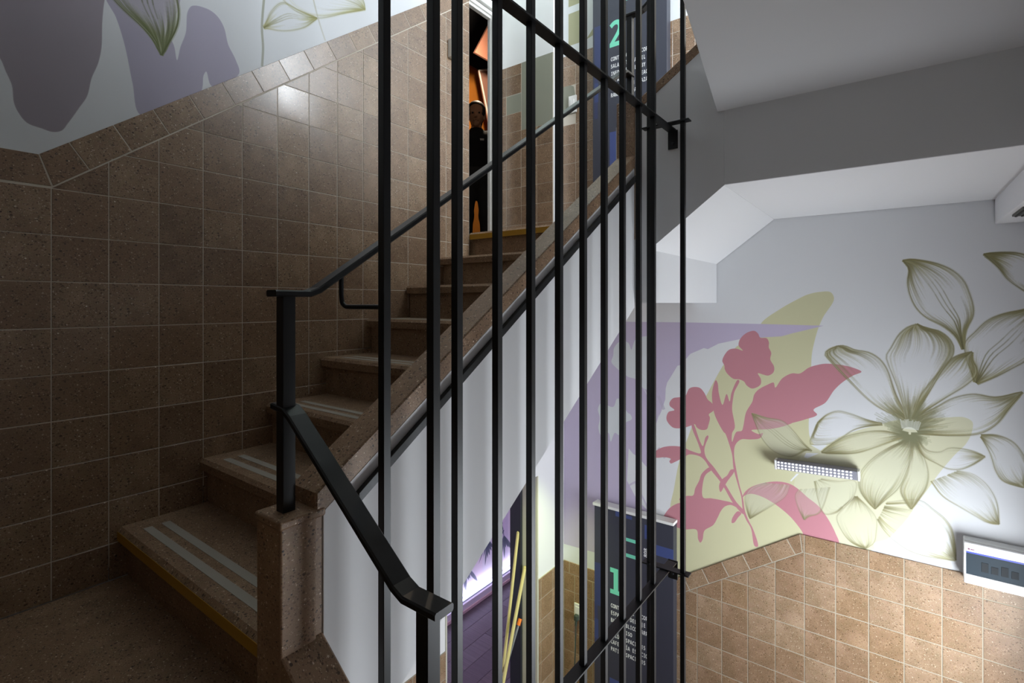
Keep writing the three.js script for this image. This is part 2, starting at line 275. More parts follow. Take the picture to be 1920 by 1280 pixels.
function farMural() {
  const cv = canvas(2048, 2048), p = painter(cv, -2.07, 0.63, -2.05, 0.65), x = p.x;
  x.fillStyle = '#dcdddf'; x.fillRect(0, 0, 2048, 2048);
  p.blob(M.olive1, OL); p.blob(M.olive2, OL2);
  p.blob(M.lav, LAV, false);
  p.blob(M.whiteA, '#d3d7da'); p.blob(M.whiteB, '#d3d7da');
  for (const k of ['wslit1', 'wslit2', 'wslit3']) p.blob(M[k], '#e2e4e6', false);
  // pale stripes and veins of the white flowers behind the railing
  p.line([[-1560, -1330], [-1480, -1270], [-1380, -1440]].map((q) => q), 10, '#beb3cc', 0.6, 0.8);
  p.line([[-1440, -560], [-1360, -690], [-1330, -830]], 5, '#d9dbe0', 0.8, 0.5); p.line([[-1500, -520], [-1430, -500], [-1360, -560]], 5, '#d9dbe0', 0.7, 0.5);
  p.line([[-1310, -640], [-1270, -730]], 16, '#b5adbf', 0.7, 0.5); p.line([[-1310, -1000], [-1262, -1060]], 16, '#b5adbf', 0.7, 0.5);
  for (const k of ['pflow1', 'pflow2', 'pbody', 'pbr1', 'pleaf3', 'pblob', 'pblob2', 'pleaf4']) p.blob(M[k], PINK);
  const P = (n, o) => p.petal(M[n + '_L'], M[n + '_R'], o);
  P('l8', { n: 70, strength: 0.6, fill: 0.34, mid: true }); P('l9', { n: 45, strength: 0.45, fill: 0.3 }); P('l10', { n: 60, strength: 0.45, fill: 0.34 }); P('l11', { n: 40, strength: 0.45, fill: 0.1 });
  P('l3', { n: 150, mid: true, strength: 1.1, fill: 0 }); P('l2', { n: 150, strength: 1.3, fill: 0.05 }); P('l1', { n: 170, mid: true, strength: 1.15, fill: 0.05 });
  P('l4', { n: 90, strength: 0.6, fill: 0.06 }); P('l5', { n: 90, strength: 0.8, fill: 0.06 }); P('l6', { n: 120, strength: 0.75, fill: 0.04, tip: 0.9, root: 0.3 }); P('l7', { n: 90, strength: 0.5, fill: 0.04 });
  P('t6', { n: 160, strength: 0.6, fill: 0.12 }); P('t7', { n: 110, strength: 0.55, fill: 0.12 }); P('t8', { n: 120, strength: 0.7, fill: 0.04 }); P('t9', { n: 80, strength: 0.6, fill: 0.03 });
  P('t5', { n: 160, strength: 1, fill: 0.05 }); P('t4', { n: 120, strength: 1.05, fill: 0 }); P('t3', { n: 110, strength: 0.7, fill: 0 }); P('t2', { n: 150, strength: 1, fill: 0.02 }); P('t1', { n: 190, strength: 1.05, fill: 0 });
  // heart of the big flower: brushed rays, longest upwards, around a pale crown
  for (let i = 0; i < 380; i++) {
    const a = rnd() * 6.283, up = Math.max(0, Math.sin(a)), r = 20 + rnd() * (70 + 110 * up), c = [58, -690], s = up > 0.3 ? 34 : 6;
    p.line([[c[0] + Math.cos(a) * s, c[1] + Math.sin(a) * s], [c[0] + Math.cos(a) * (s + r * 0.5), c[1] + Math.sin(a) * (s + r * 0.45)], [c[0] + Math.cos(a) * (s + r), c[1] + Math.sin(a) * (s + r * 0.9)]], 3 + rnd() * 7, 'rgb(122,118,86)', 0.34, 0.03);
  }
  for (let i = 0; i < 14; i++) p.line([[18 + i * 6.5, -626 + rnd() * 10], [26 + i * 5, -668]], 4, 'rgb(226,228,226)', 0.75, 0.3);
  return tex(cv[0], false);
}
function leftMural() {
  const cv = canvas(2048, 1412), p = painter(cv, -0.45, 2.45, 0.36, 2.36), x = p.x;
  x.fillStyle = '#d6d9dc'; x.fillRect(0, 0, 2048, 1412);
  p.blob(M.v1, '#989099'); p.blob(M.v2, '#aba6b8');
  p.petal(M.w1_L, M.w1_R, { n: 220, strength: 1.5, fill: 0.2, mid: true, col: [96, 104, 60] });
  p.petal(M.w2_L, M.w2_R, { n: 60, strength: 0.7, fill: 0, col: [140, 138, 84], mid: true }); p.petal(M.w3_L, M.w3_R, { n: 90, strength: 0.7, fill: 0, col: [140, 138, 84] });
  p.line(resample(M.wst, 30), 7, 'rgb(140,142,120)', 0.8, 0.6); p.line(resample(M.wst2, 30), 6, 'rgb(170,168,150)', 0.6, 0.4);
  return tex(cv[0], false);
}
function upMural() {
  const cv = canvas(1024, 512), p = painter(cv, -2.2, -0.2, 1.7, 2.7), x = p.x;
  x.fillStyle = '#d9dddd'; x.fillRect(0, 0, 1024, 512);
  for (const r of [[-2025, 2231, -1930, 1984], [-2025, 2480, -1930, 2285]]) { x.fillStyle = '#a9a887'; x.fillRect(p.X(r[0]), p.Y(r[1]), p.X(r[2]) - p.X(r[0]), p.Y(r[3]) - p.Y(r[1])); }
  p.blob([-1870, 1990, -1780, 2010, -1780, 2090], '#a9a887', false);
  return tex(cv[0], false);
}
const mural = (map) => new THREE.MeshStandardMaterial({ map, roughness: 0.7 });
const FARP = mural(farMural()), LEFTP = mural(leftMural()), UPP = mural(upMural());
function uvWall(g, axis, u0, u1, h0, h1) {                         // wall metres to the painted area
  const p = g.attributes.position, uv = g.attributes.uv;
  for (let i = 0; i < p.count; i++) uv.setXY(i, ((axis === 'b' ? p.getX(i) : -p.getZ(i)) - u0) / (u1 - u0), (p.getY(i) - H0 - h0) / (h1 - h0));
  return g;
}

const TOPL = (a) => -0.142 + 0.663 * (a - 1.0216), BOTL = (a) => -0.478 + 0.655 * (a - 1.6);   // stair kerb and underside
// ---------------------------------------------------------------- large structure
const D = 2.169, A = 3.41, L1 = -3.457, L2 = 0.443, LAND = -0.958, RW = 0.62, NEAR = -0.42, TOP = 4.6;
const AN = 0.541, AW1 = 0.641, AW2 = 2.295, AF = 2.395, BI = -1.09, BO = -0.9925, BR = -0.617;   // well and its kerbs
const wallLeft = struct('wall_left', uvWall(box(NEAR, 2.43, -2.6, -D - 0.008, -0.15, TOP, 0), 'a', -0.45, 2.45, 0.36, 2.36), LEFTP);
struct('wall_left', box(NEAR, 2.11, -2.6, -D - 0.008, -1.5, -0.15, 0), PLASTER);
const wallFar = struct('wall_far', uvWall(box(A + 0.008, A + 0.25, -2.2, RW + 0.3, L1, 0.62, 0), 'b', -2.07, 0.63, -2.05, 0.65), FARP);
const wallFarUp = struct('wall_far', uvWall(box(A + 0.008, A + 0.25, -D, RW + 0.3, 0.62, TOP, 0), 'b', -2.2, -0.2, 1.7, 2.7), UPP);
const wallHall = struct('wall_vestibule', box(3.295, A + 0.25, -2.62, -2.085, 0.2, TOP, 0), PLASTER);
// door wall of the vestibule and its door frame
const DB = -2.6, DHEAD = 2.296, DA0 = 2.47, DA1 = 3.168;
struct('wall_door', join(box(2.43, 3.3, DB - 0.03, DB, DHEAD, TOP, 0), box(DA1, 3.3, DB - 0.03, DB, L2, DHEAD, 0)), PLASTER);
const door1 = struct('door_1', box(DA1, DA1 + 0.1, DB, DB + 0.02, L2, DHEAD + 0.09, 0.004), WHITE);
struct('door_jamb', box(DA1 - 0.002, DA1 + 0.012, DB - 0.02, DB + 0.004, L2, DHEAD, 0.003), WHITE, door1);
struct('door_head', join(box(2.44, DA1 + 0.1, DB, DB + 0.02, DHEAD, DHEAD + 0.03, 0.004), box(2.44, DA1 + 0.1, DB, DB + 0.045, DHEAD + 0.035, DHEAD + 0.065, 0.008), box(2.44, DA1 + 0.1, DB, DB + 0.025, DHEAD + 0.07, DHEAD + 0.1, 0.006)), WHITE, door1);
struct('door_head', box(2.44, DA1, DB - 0.03, DB + 0.004, DHEAD - 0.02, DHEAD + 0.01, 0.003), WHITE, door1);
// lower left wall, 11 cm proud, with the opening into the lit room
const LB = -2.06, OA0 = 2.11, OA1 = 3.06, OHEAD = -1.25;
const wallLow = struct('wall_left', join(prism([[NEAR, L1], [OA0, L1], [OA0, BOTL(OA0) - 0.001], [0.62, BOTL(0.62) - 0.001], [0.55, LAND - 0.21], [NEAR, LAND - 0.21]], 'b', -2.25, LB - 0.008, 0), box(OA1, A + 0.05, -2.25, LB - 0.008, L1, 0, 0), box(OA0, OA1, -2.25, LB - 0.008, OHEAD, 0, 0)), PLASTER);
const door2 = struct('door_2', box(OA1 - 0.012, OA1, -2.2, LB - 0.002, L1, OHEAD, 0.003), new THREE.MeshStandardMaterial({ color: 0xcfcdbb, roughness: 0.6 }));
struct('door_frame', box(OA1 - 0.03, OA1 + 0.02, -2.3, -2.2, L1, OHEAD + 0.1, 0.004), new THREE.MeshStandardMaterial({ color: 0x20232b, roughness: 0.5 }), door2);
struct('door_jamb', box(OA0, OA0 + 0.012, -2.3, LB - 0.002, L1, OHEAD, 0.003), new THREE.MeshStandardMaterial({ color: 0xcfcdbb, roughness: 0.6 }), door2);
// near wall behind the camera and right wall with the two windows
const wallNear = struct('wall_near', box(NEAR - 0.2, NEAR, -2.6, RW + 0.3, L1, TOP, 0), PLASTER2);
struct('dado_panel', box(NEAR, NEAR + 0.008, -D, RW, -1.6, 0.47, 0.001), TILE[0], wallNear);
{
  const s = [[NEAR, 2.15, L1, TOP], [2.95, A + 0.05, L1, TOP], [2.15, 2.95, L1, WIN[0][2]], [2.15, 2.95, WIN[0][3], WIN[1][2]], [2.15, 2.95, WIN[1][3], TOP]];
  struct('wall_right', join(s.map((q) => box(q[0], q[1], RW, RW + 0.2, q[2], q[3], 0))), PLASTER);
  WIN.forEach((w, i) => {
    const fr = [[w[0], w[0] + 0.04, w[2], w[3]], [w[1] - 0.04, w[1], w[2], w[3]], [w[0], w[1], w[2], w[2] + 0.04], [w[0], w[1], w[3] - 0.04, w[3]], [(w[0] + w[1]) / 2 - 0.02, (w[0] + w[1]) / 2 + 0.02, w[2], w[3]]];
    const win = struct('window_' + (i + 1), join(fr.map((q) => box(q[0], q[1], RW + 0.05, RW + 0.09, q[2], q[3], 0.003))), WHITE);
    for (const k of [0, 1]) struct('pane', box(w[0] + 0.04 + k * 0.38, w[0] + 0.38 + k * 0.38 + 0.02, RW + 0.065, RW + 0.075, w[2] + 0.04, w[3] - 0.04, 0), new THREE.MeshStandardMaterial({ color: 0xdfe6ec, roughness: 0.5, emissive: 0xe4eefc, emissiveIntensity: 2.5 }), win);
  });
}
struct('floor_lower', box(NEAR - 0.2, A + 0.25, -2.3, RW + 0.3, L1 - 0.2, L1, 0), STONE);
struct('ceiling', box(NEAR - 0.2, A + 0.25, -2.8, RW + 0.3, TOP, TOP + 0.2, 0), PLASTER2);
// landings
const floorNear = struct('floor_landing', box(NEAR, 0.66, -D, -1.1, LAND - 0.2, LAND, 0.006), STONE);
struct('floor_landing', box(NEAR, AN, -0.54, RW, -1.484 - 0.2, -1.484, 0.006), STONE);
const floorUp = struct('floor_landing', join(box(2.46, 3.3, DB - 0.2, -D, 0.2, L2, 0), box(2.46, A, -D, -1.06, 0.0, L2, 0.004)), STONE);
struct('ceiling_landing', prism([[-0.589, 0.969], [-0.589, 0.505], [RW, 0.505], [RW, 0.969]], 'a', AW2, A + 0.004, 0.002), PLASTER);
struct('floor_landing', box(2.3, A, -0.5, RW, -3.15, -2.93, 0.004), STONE);
struct('beam', box(1.0, A, 0.386, RW + 0.01, 0.385, 0.52, 0.003), PLASTER);
// next storey: landing, flight and floor above (they shade the lower landing)
struct('ceiling_landing', box(NEAR, 0.6, -D, -0.99, 2.72, 2.94, 0), PLASTER2);
struct('ceiling_stair', prism([[0.56, 2.7], [2.4, 3.95], [2.4, 4.3], [0.56, 3.0]], 'b', -D, -0.99, 0), PLASTER2);
struct('ceiling_landing', box(2.4, A, -2.6, -1.0, 3.9, 4.3, 0), PLASTER2);
struct('ceiling_landing', box(NEAR, 0.55, -0.62, RW, 2.15, 2.37, 0), PLASTER2);
struct('ceiling_stair', prism([[-1.0, 2.72], [-0.6, 2.15], [-0.6, 2.37], [-1.0, 2.94]], 'a', NEAR, 0.55, 0), PLASTER2);
// ---------------------------------------------------------------- tiled dados: every tile a piece of its wall
function clip(poly, nx, ny, c) {                                   // keep nx*x + ny*y <= c
  const out = [];
  for (let i = 0; i < poly.length; i++) {
    const p = poly[i], q = poly[(i + 1) % poly.length], dp = nx * p[0] + ny * p[1] - c, dq = nx * q[0] + ny * q[1] - c;
    if (dp <= 0) out.push(p);
    if ((dp < 0 && dq > 0) || (dp > 0 && dq < 0)) { const t = dp / (dp - dq); out.push([p[0] + (q[0] - p[0]) * t, p[1] + (q[1] - p[1]) * t]); }
  }
  return out;
}
const polyArea = (p) => Math.abs(p.reduce((s, a, i) => { const b = p[(i + 1) % p.length]; return s + a[0] * b[1] - a[1] * b[0]; }, 0)) / 2;
function tiler(parent, plane, face, dir, mats, joint = 0.0032, thick = 0.011) {
  const cache = {};
  return (poly, full) => {
    if (poly.length < 3 || polyArea(poly) < 2e-4) return;
    const m = mats[Math.floor(rnd() * mats.length)], v = Math.floor(rnd() * 6), f = face + (rnd() - 0.5) * 0.0008;
    const c0 = dir > 0 ? f - thick : f, c1 = dir > 0 ? f : f + thick;
    if (full) {
      const cx = poly[0][0], cy = poly[0][1], key = v;
      if (!cache[key]) { const s = full, g = prism([[0, 0], [s, 0], [s, s], [0, s]], plane, dir > 0 ? -thick : 0, dir > 0 ? 0 : thick, 0.0009); g.translate(0, -H0, 0); boxUV(g, 1 / 0.45, v * 0.37 + 0.11, v * 0.61); cache[key] = g; }
      const me = new THREE.Mesh(cache[key], m); me.name = 'tile'; me.castShadow = me.receiveShadow = true;
      me.position.copy(plane === 'b' ? new THREE.Vector3(f, cy + H0, -cx) : new THREE.Vector3(cx, cy + H0, -f));
      parent.add(me);
    } else { const g = prism(poly, plane, c0, c1, 0.0009); boxUV(g, 1 / 0.45, v * 0.37, v * 0.61); const me = new THREE.Mesh(g, m); me.name = 'tile'; me.castShadow = me.receiveShadow = true; parent.add(me); }
  };
}
// grid of square tiles inside a region given by half planes; skip(u0,v0) leaves a tile out
function grid(put, u0, v0, t, ulo, uhi, vlo, vhi, planes = [], skip = () => false, j = 0.0032) {
  for (let i = Math.floor((ulo - u0) / t) - 1; u0 + i * t < uhi; i++) for (let k = Math.floor((vlo - v0) / t) - 1; v0 + k * t < vhi; k++) {
    const a = u0 + i * t + j / 2, b = v0 + k * t + j / 2, s = t - j;
    if (skip(a, b)) continue;
    let p = [[a, b], [a + s, b], [a + s, b + s], [a, b + s]];
    const n0 = polyArea(p);
    for (const q of [[-1, 0, -ulo - j / 2], [1, 0, uhi - j / 2], [0, -1, -vlo - j / 2], [0, 1, vhi - j / 2], ...planes.filter((q) => q.length === 3 || (a + s / 2 >= q[3] && a + s / 2 <= q[4]))]) p = clip(p, q[0], q[1], q[2]);
    put(p, p.length === 4 && Math.abs(polyArea(p) - n0) < 1e-9 ? s : 0);
  }
}
const TT = 0.1501, GA = 0.4206, GH = 0.3682;
const capL = (a) => (a < 0.423 ? 0.373 : 0.373 + 0.768 * (a - 0.423)), capT = (a) => (a < 0.391 ? 0.471 : 0.471 + 0.757 * (a - 0.391));
const nose = (a) => -0.785 + 0.668 * (a - 0.594);
{
  struct('grout', prism([[NEAR, LAND], [0.5, LAND], [2.43, 0.3], [2.43, capT(2.43)], [0.391, 0.4705], [NEAR, 0.4705]], 'b', -D - 0.012, -D - 0.0014, 0), GROUT, wallLeft);
  const put = tiler(wallLeft, 'b', -D, 1, TILE), n = Math.hypot(1, 0.768);
  grid(put, GA, GH, TT, NEAR, 2.43, LAND, 3, [[0, 1, 0.371, -9, 0.4235], [-0.768, 1, 0.373 - 0.768 * 0.423 - 0.0026 * n, 0.4235, 9]], (a, h) => h + TT < nose(a) - 0.22);
  // sloping cap tiles and the level row before them
  for (let a = 0.391; a > NEAR; a -= TT) { const lo = Math.max(NEAR, a - TT); put(a > 0.38 ? [[lo, 0.3748], [0.4205, 0.3748], [0.3895, 0.4703], [lo, 0.4703]] : [[lo, 0.3748], [a - 0.003, 0.3748], [a - 0.003, 0.4703], [lo, 0.4703]]); }
  let t0 = 0.393, l0 = 0.425;
  for (let a = 0.4632; t0 < 2.42; a += 0.1186) { const t1 = Math.min(a, 2.43), l1 = Math.min(a + 0.053, 2.43); put([[l0, capL(l0) + 0.003], [l1, capL(l1) + 0.003], [t1, capT(t1)], [t0, capT(t0)]]); t0 = t1 + 0.003; l0 = Math.min(l1 + 0.003, 2.4295); }
}
const FT = 0.15397, FB = -1.0435, FH = -1.2942 - 4 * FT;
{ // far wall, lower storey
  const sl = 0.676, top = (b) => (b > -0.45 ? -1.357 : b < -1.397 ? -1.997 : -1.357 + sl * (b + 0.45)), low = (b) => (b > -0.437 ? -1.46 : b < -1.36 ? -2.084 : -1.46 + sl * (b + 0.437));
  struct('grout', prism([[LB, L1], [RW, L1], [RW, -1.3575], [-0.45, -1.3575], [-1.397, -1.9975], [LB, -1.9975]], 'a', A + 0.0016, A + 0.012, 0), GROUTW, wallFar);
  const put = tiler(wallFar, 'a', A, -1, TILEW, 0.005), n = Math.hypot(1, sl);
  grid(put, FB, FH, FT, LB, RW, L1, -1.4, [[0, 1, -1.4625, -0.437, 9], [-sl, 1, -1.46 + sl * 0.437 - 0.003 * n, -1.36, -0.437], [0, 1, -2.086, -9, -1.36]], undefined, 0.0048);
  for (let b = FB + Math.floor((-0.45 - FB) / FT) * FT; b < RW; b += FT) { const lo = Math.max(b, -0.449) + 0.0024, hi = Math.min(b + FT, RW) - 0.0024; if (hi > lo + 0.01) put(lo < -0.43 ? [[-0.435, -1.4575], [hi, -1.4575], [hi, -1.357], [-0.448, -1.357]] : [[lo, -1.4575], [hi, -1.4575], [hi, -1.357], [lo, -1.357]]); }
  let t0 = -0.453, l0 = -0.441;
  for (let b = -0.517; t0 > -1.38; b -= 0.1235) { const t1 = Math.max(b, -1.396), l1 = Math.max(b + 0.045, -1.36); put([[l1, low(l1) + 0.003], [l0, low(l0) + 0.003], [t0, top(t0)], [t1, top(t1)]]); t0 = t1 - 0.005; l0 = l1 - 0.005; }
  for (let b = -1.4; b > LB; b -= FT) put([[Math.max(LB, b - FT + 0.005), -2.081], [b, -2.081], [b, -1.997], [Math.max(LB, b - FT + 0.005), -1.997]]);
  // lower left wall
  struct('grout', join(box(NEAR, OA0, LB - 0.012, LB - 0.0016, L1, -1.9975, 0), box(OA1, A, LB - 0.012, LB - 0.0016, L1, -1.9975, 0)), GROUTW, wallLow);
  const putL = tiler(wallLow, 'b', LB, 1, TILEW, 0.005);
  for (const [u, w] of [[1.3, OA0], [OA1, A]]) grid(putL, OA1 + 0.03, -1.997 - 10 * FT, FT, u, w, L1, -1.997, [], undefined, 0.0048);
}
{ // far wall and vestibule, upper storey
  const DT = 1.908;
  struct('grout', join(box(A + 0.0016, A + 0.012, -D, -1.1, L2, DT - 0.0005, 0), prism([[-1.1, L2], [0.2, 1.3], [0.2, 2.79], [-1.1, DT - 0.0005]], 'a', A + 0.0016, A + 0.012, 0)), GROUT, wallFarUp);
  const put = tiler(wallFarUp, 'a', A, -1, TILE);
  const hole = (b, h) => b + 0.08 < -1.957 && b > -2.2 && h + 0.08 > 1.45 && h + 0.08 < 1.7;
  grid(put, -1.957, DT - 0.085 - 12 * TT, TT, -D + 0.01, -0.6, L2, DT + 0.4, [[0, 1, DT, -9, -1.1], [-0.668, 1, DT + 0.668 * 1.1, -1.1, 9]], (b, h) => hole(b, h) || h + TT < L2 + 0.668 * Math.max(0, b + 1.25));
  struct('cement_patch', prism([[-2.14, 1.45], [-1.96, 1.45], [-1.96, 1.58], [-1.975, 1.66], [-2.03, 1.69], [-2.1, 1.7], [-2.14, 1.7]], 'a', A + 0.0005, A + 0.012, 0.001), CEMENT, wallFarUp);
  struct('grout', box(3.2885, 3.3, DB, -2.085, L2, DT - 0.0005, 0), GROUT, wallHall);
  const putH = tiler(wallHall, 'a', 3.287, -1, TILE);
  const b0 = -2.532, h0 = DT - 0.085 - 12 * TT;
  grid(putH, b0, h0, TT, DB + 0.012, -2.085, L2, DT, [], (b, h) => (b > b0 + TT - 0.01 && h + 0.08 > 1.36) || (b > b0 - 0.01 && b < b0 + 0.05 && h + 0.08 > 1.5 && h + 0.08 < 1.66));
  struct('cement_patch', prism([[b0 + TT + 0.003, 1.373], [-2.086, 1.373], [-2.086, DT], [b0 + TT + 0.003, DT]], 'a', 3.2875, 3.298, 0.001), CEMENT, wallHall);
  struct('cement_patch', prism([[b0 + 0.002, 1.523], [b0 + TT, 1.523], [b0 + TT, 1.67], [b0 + 0.002, 1.67]], 'a', 3.288, 3.298, 0.001), CEMENT, wallHall);
}

// ---------------------------------------------------------------- stair flight along the left wall
const TR = 0.2624, RI = 0.1754, N0 = 0.594;
{
  const t = thing('stair_flight', 'brown terrazzo stair flight with yellow first and last nosings climbing along the brown tiled wall', 'staircase', V(N0, -1.63, LAND));
  for (let i = 0; i < 8; i++) {
    const a = N0 + i * TR, h = LAND + RI * (i + 1), e = i < 7 ? a + TR + 0.045 : 2.47;
    const tr = part('tread', prism([[a + 0.004, h - 0.043], [a + 0.03, h - 0.045], [e, h - 0.045], [e, h], [a + 0.012, h], [a, h - 0.012]], 'b', -D + 0.001, BI + 0.002, 0.0012), STONE, t);
    part('riser', prism([[a + 0.03, h - RI - 0.001], [a + 0.07, h - RI - 0.001], [a + 0.06, h - 0.044], [a + 0.026, h - 0.044]], 'b', -D + 0.001, BI + 0.002, 0.0008), STONE, t);
    if (i === 0 || i === 7) part('nosing_paint', prism([[a - 0.0012, h - 0.0125], [a - 0.0012, h - 0.044], [a + 0.004, h - 0.044], [a + 0.012, h - 0.012]], 'b', -D + 0.003, BI, 0.0004), YELLOW, tr).userData.label = 'yellow painted nosing';
    if (i < 7) for (const d of [0.05, 0.105]) part('grip_strip', box(a + d, a + d + 0.027, -D + 0.085, BI, h - 0.001, h + 0.0012, 0.0004), GRIP, tr);
  }
  // body under the kerb, plastered white to the well, and the terrazzo kerb on it
  part('stringer', prism([[AW1, BOTL(AW1)], [AW2, BOTL(AW2)], [AW2, TOPL(AW2) - 0.06], [AW1, TOPL(AW1) - 0.06]], 'b', BI, BO - 0.004, 0.001), PLASTER, t);
  part('soffit', prism([[AN, BOTL(AN)], [2.46, BOTL(2.46)], [2.46, BOTL(2.46) + 0.14], [AN, BOTL(AN) + 0.14]], 'b', -D, BI, 0), PLASTER, t);
  part('kerb', prism([[AW1 - 0.02, TOPL(AW1 - 0.02) - 0.058], [AW2, TOPL(AW2) - 0.058], [AW2, TOPL(AW2)], [AW1 - 0.02, TOPL(AW1 - 0.02)]], 'b', BI, BO, 0.004), CURB, t);
  part('kerb_face', prism([[AW1, TOPL(AW1) - 0.5], [AW2, TOPL(AW2) - 0.5], [AW2, TOPL(AW2) - 0.05], [AW1, TOPL(AW1) - 0.05]], 'b', BI - 0.0005, BI + 0.012, 0), CURB, t);
  part('newel_block', join(box(AN, AW1 - 0.018, BI, BO, -1.25, -0.447, 0.006), box(AN + 0.005, AW1, BI + 0.002, BO - 0.006, -1.25, -0.45, 0.004), box(AN - 0.003, AW1 + 0.003, BI - 0.003, BO + 0.003, -0.462, -0.442, 0.006)), CURB, t);
  part('side_bar', prism([[0.72, TOPL(0.72) - 0.118], [AW2 - 0.01, TOPL(AW2 - 0.01) - 0.118], [AW2 - 0.01, TOPL(AW2 - 0.01) - 0.092], [0.72, TOPL(0.72) - 0.092]], 'b', BO - 0.001, BO + 0.014, 0.0015), IRON, t).userData.label = 'black flat iron bar fixed along the white side';
}
{ // flight down to the right in front of us: kerb and wall above the well
  const t = thing('stair_flight', 'short stair flight with dark terrazzo kerb sloping down right from the stone newel block', 'staircase', V(0.2, -0.8, -1.484));
  const K = (b) => -0.72 - 0.66 * (b - BO);
  part('kerb', prism([[BO - 0.03, K(BO - 0.03) - 0.06], [BR - 0.1, K(BR - 0.1) - 0.06], [BR - 0.1, K(BR - 0.1)], [BO - 0.03, K(BO - 0.03)]], 'a', AN + 0.003, AW1, 0.004), CURB, t);
  part('stringer', prism([[BO - 0.05, -1.35], [BR - 0.1, -1.75], [BR - 0.1, K(BR - 0.1) - 0.058], [BO - 0.05, K(BO - 0.05) - 0.058]], 'a', AN + 0.002, AW1 - 0.003, 0.001), PLASTER, t);
  part('newel_block', box(AN, AW1, BR - 0.1, BR + 0.0, -1.9, -0.967, 0.006), CURB, t);
  for (let i = 0; i < 3; i++) { const b = -0.573 - 0.2624 * i, h = -1.484 + RI * (i + 1); part('step', box(NEAR + 0.002, AN, b - (i < 2 ? 0.3 : 0.03), b, h - RI - 0.03, h, 0.006), STONE, t); }
}
{ // flight along the far wall, up to the right from the upper landing
  const t = thing('stair_flight', 'short stair flight whose pale sloping underside and grey side cross above the painted flowers', 'staircase', V(2.9, -0.8, L2));
  part('soffit', prism([[-1.08, 0.0], [-0.922, 0.0], [-0.922, 0.249], [-0.591, 0.503], [-0.5895, 0.504], [-0.5895, 0.75], [-0.83, 0.62], [-1.06, 0.44]], 'a', AF - 0.002, A + 0.004, 0.0), PLASTER, t);
  const K = (b) => 0.955 + 0.668 * (b - BO);
  part('stringer', prism([[BO - 0.1, 0.0], [-0.922, 0.0], [-0.922, 0.249], [-0.591, 0.503], [-0.5895, 0.5035], [-0.5895, 0.85], [BR + 0.001, 0.85], [BR + 0.001, K(BR) - 0.05], [BO - 0.02, K(BO - 0.02) - 0.05], [BO - 0.1, K(BO) - 0.1]], 'a', AW2 + 0.002, AF, 0.0005), PLASTER, t);
  part('kerb', prism([[BO, K(BO) - 0.05], [BR + 0.1, K(BR + 0.1) - 0.05], [BR + 0.1, K(BR + 0.1)], [BO, K(BO)]], 'a', AW2 - 0.001, AF, 0.004), CURB, t);
  part('newel_block', box(AW2 - 0.002, AF, BI, BO, 0.3, 0.97, 0.006), CURB, t);
  for (let i = 0; i < 2; i++) { const b = -1.037 + 0.2624 * i, h = L2 + RI * (i + 1); part('step', box(AF, A - 0.001, b, b + 0.26, h - RI - 0.02, h, 0.005), STONE, t); }
}
{ // flight overhead on the right
  const t = thing('stair_flight', 'stair flight overhead at the upper right, its smooth light grey underside rising towards us', 'staircase', V(1.5, 0, 0.969));
  part('soffit', prism([[0.45, 0.824 + 0.615 * (AW2 - 0.45)], [AW2, 0.824], [AW2, 0.969], [2.2, 1.1], [0.45, 2.37]], 'b', BR, RW - 0.004, 0.0015), PLASTER, t);
  part('kerb', prism([[0.5, 2.5], [AW2, 1.3], [AW2, 1.36], [0.5, 2.56]], 'b', BR, BR + 0.1, 0.004), CURB, t);
  part('stringer', prism([[0.5, 2.3], [AW2, 1.05], [AW2, 1.3], [0.5, 2.5]], 'b', BR + 0.002, BR + 0.1, 0.001), PLASTER, t);
}
// ---------------------------------------------------------------- ironwork
const rod = (a, b, h0, h1, s = 0.0195) => box(a - s / 2, a + s / 2, b - s / 2, b + s / 2, h0, h1, 0.0014);
{ // tall safety screen standing in the well
  const t = thing('safety_screen', 'tall black iron screen of upright bars filling the narrow stairwell', 'screen', V(1.44, -0.81, -2.4));
  const A0 = 0.7168, ST = 0.1487, B = -0.81, W = 0.075, lo = -2.6, hi = 2.9;
  for (let k = 1; k < 10; k++) part('bar', rod(A0 + ST * k, B, lo, hi), IRON, t);
  for (const a of [A0, A0 + ST * 10]) for (const s of [-1, 1]) part('bar', rod(a, B + s * W, lo, hi), IRON, t);
  for (const h of [0.778, -1.172]) {
    part('flat_bar', box(A0 - 0.05, AW2 - 0.012, B - 0.02, B + 0.02, h - 0.003, h + 0.003, 0.001), IRON, t);
    for (const [a, e] of [[A0, AW1], [A0 + ST * 10, AW2]]) {
      part('cross_bar', box(a - 0.02, a + 0.02, B - W - 0.03, B + W + 0.03, h + 0.003, h + 0.009, 0.001), IRON, t);
      const s = e > a ? -1 : 1, p = part('wall_plate', box(Math.min(e, e + s * 0.006), Math.max(e, e + s * 0.006), B - 0.022, B + 0.022, h - 0.08, h + 0.004, 0.001), IRON, t);
      part('bolt', boxUV(plain(new THREE.CylinderGeometry(0.006, 0.006, 0.006, 6).rotateX(Math.PI / 2).translate(B, h - 0.055 + H0, -(e + s * 0.009)))), new THREE.MeshStandardMaterial({ color: 0x3a3c40, roughness: 0.4, metalness: 0.6 }), p);
    }
  }
}
const ACROSS = new THREE.Vector3(1, 0, 0), ALONG = new THREE.Vector3(0, 0, -1);
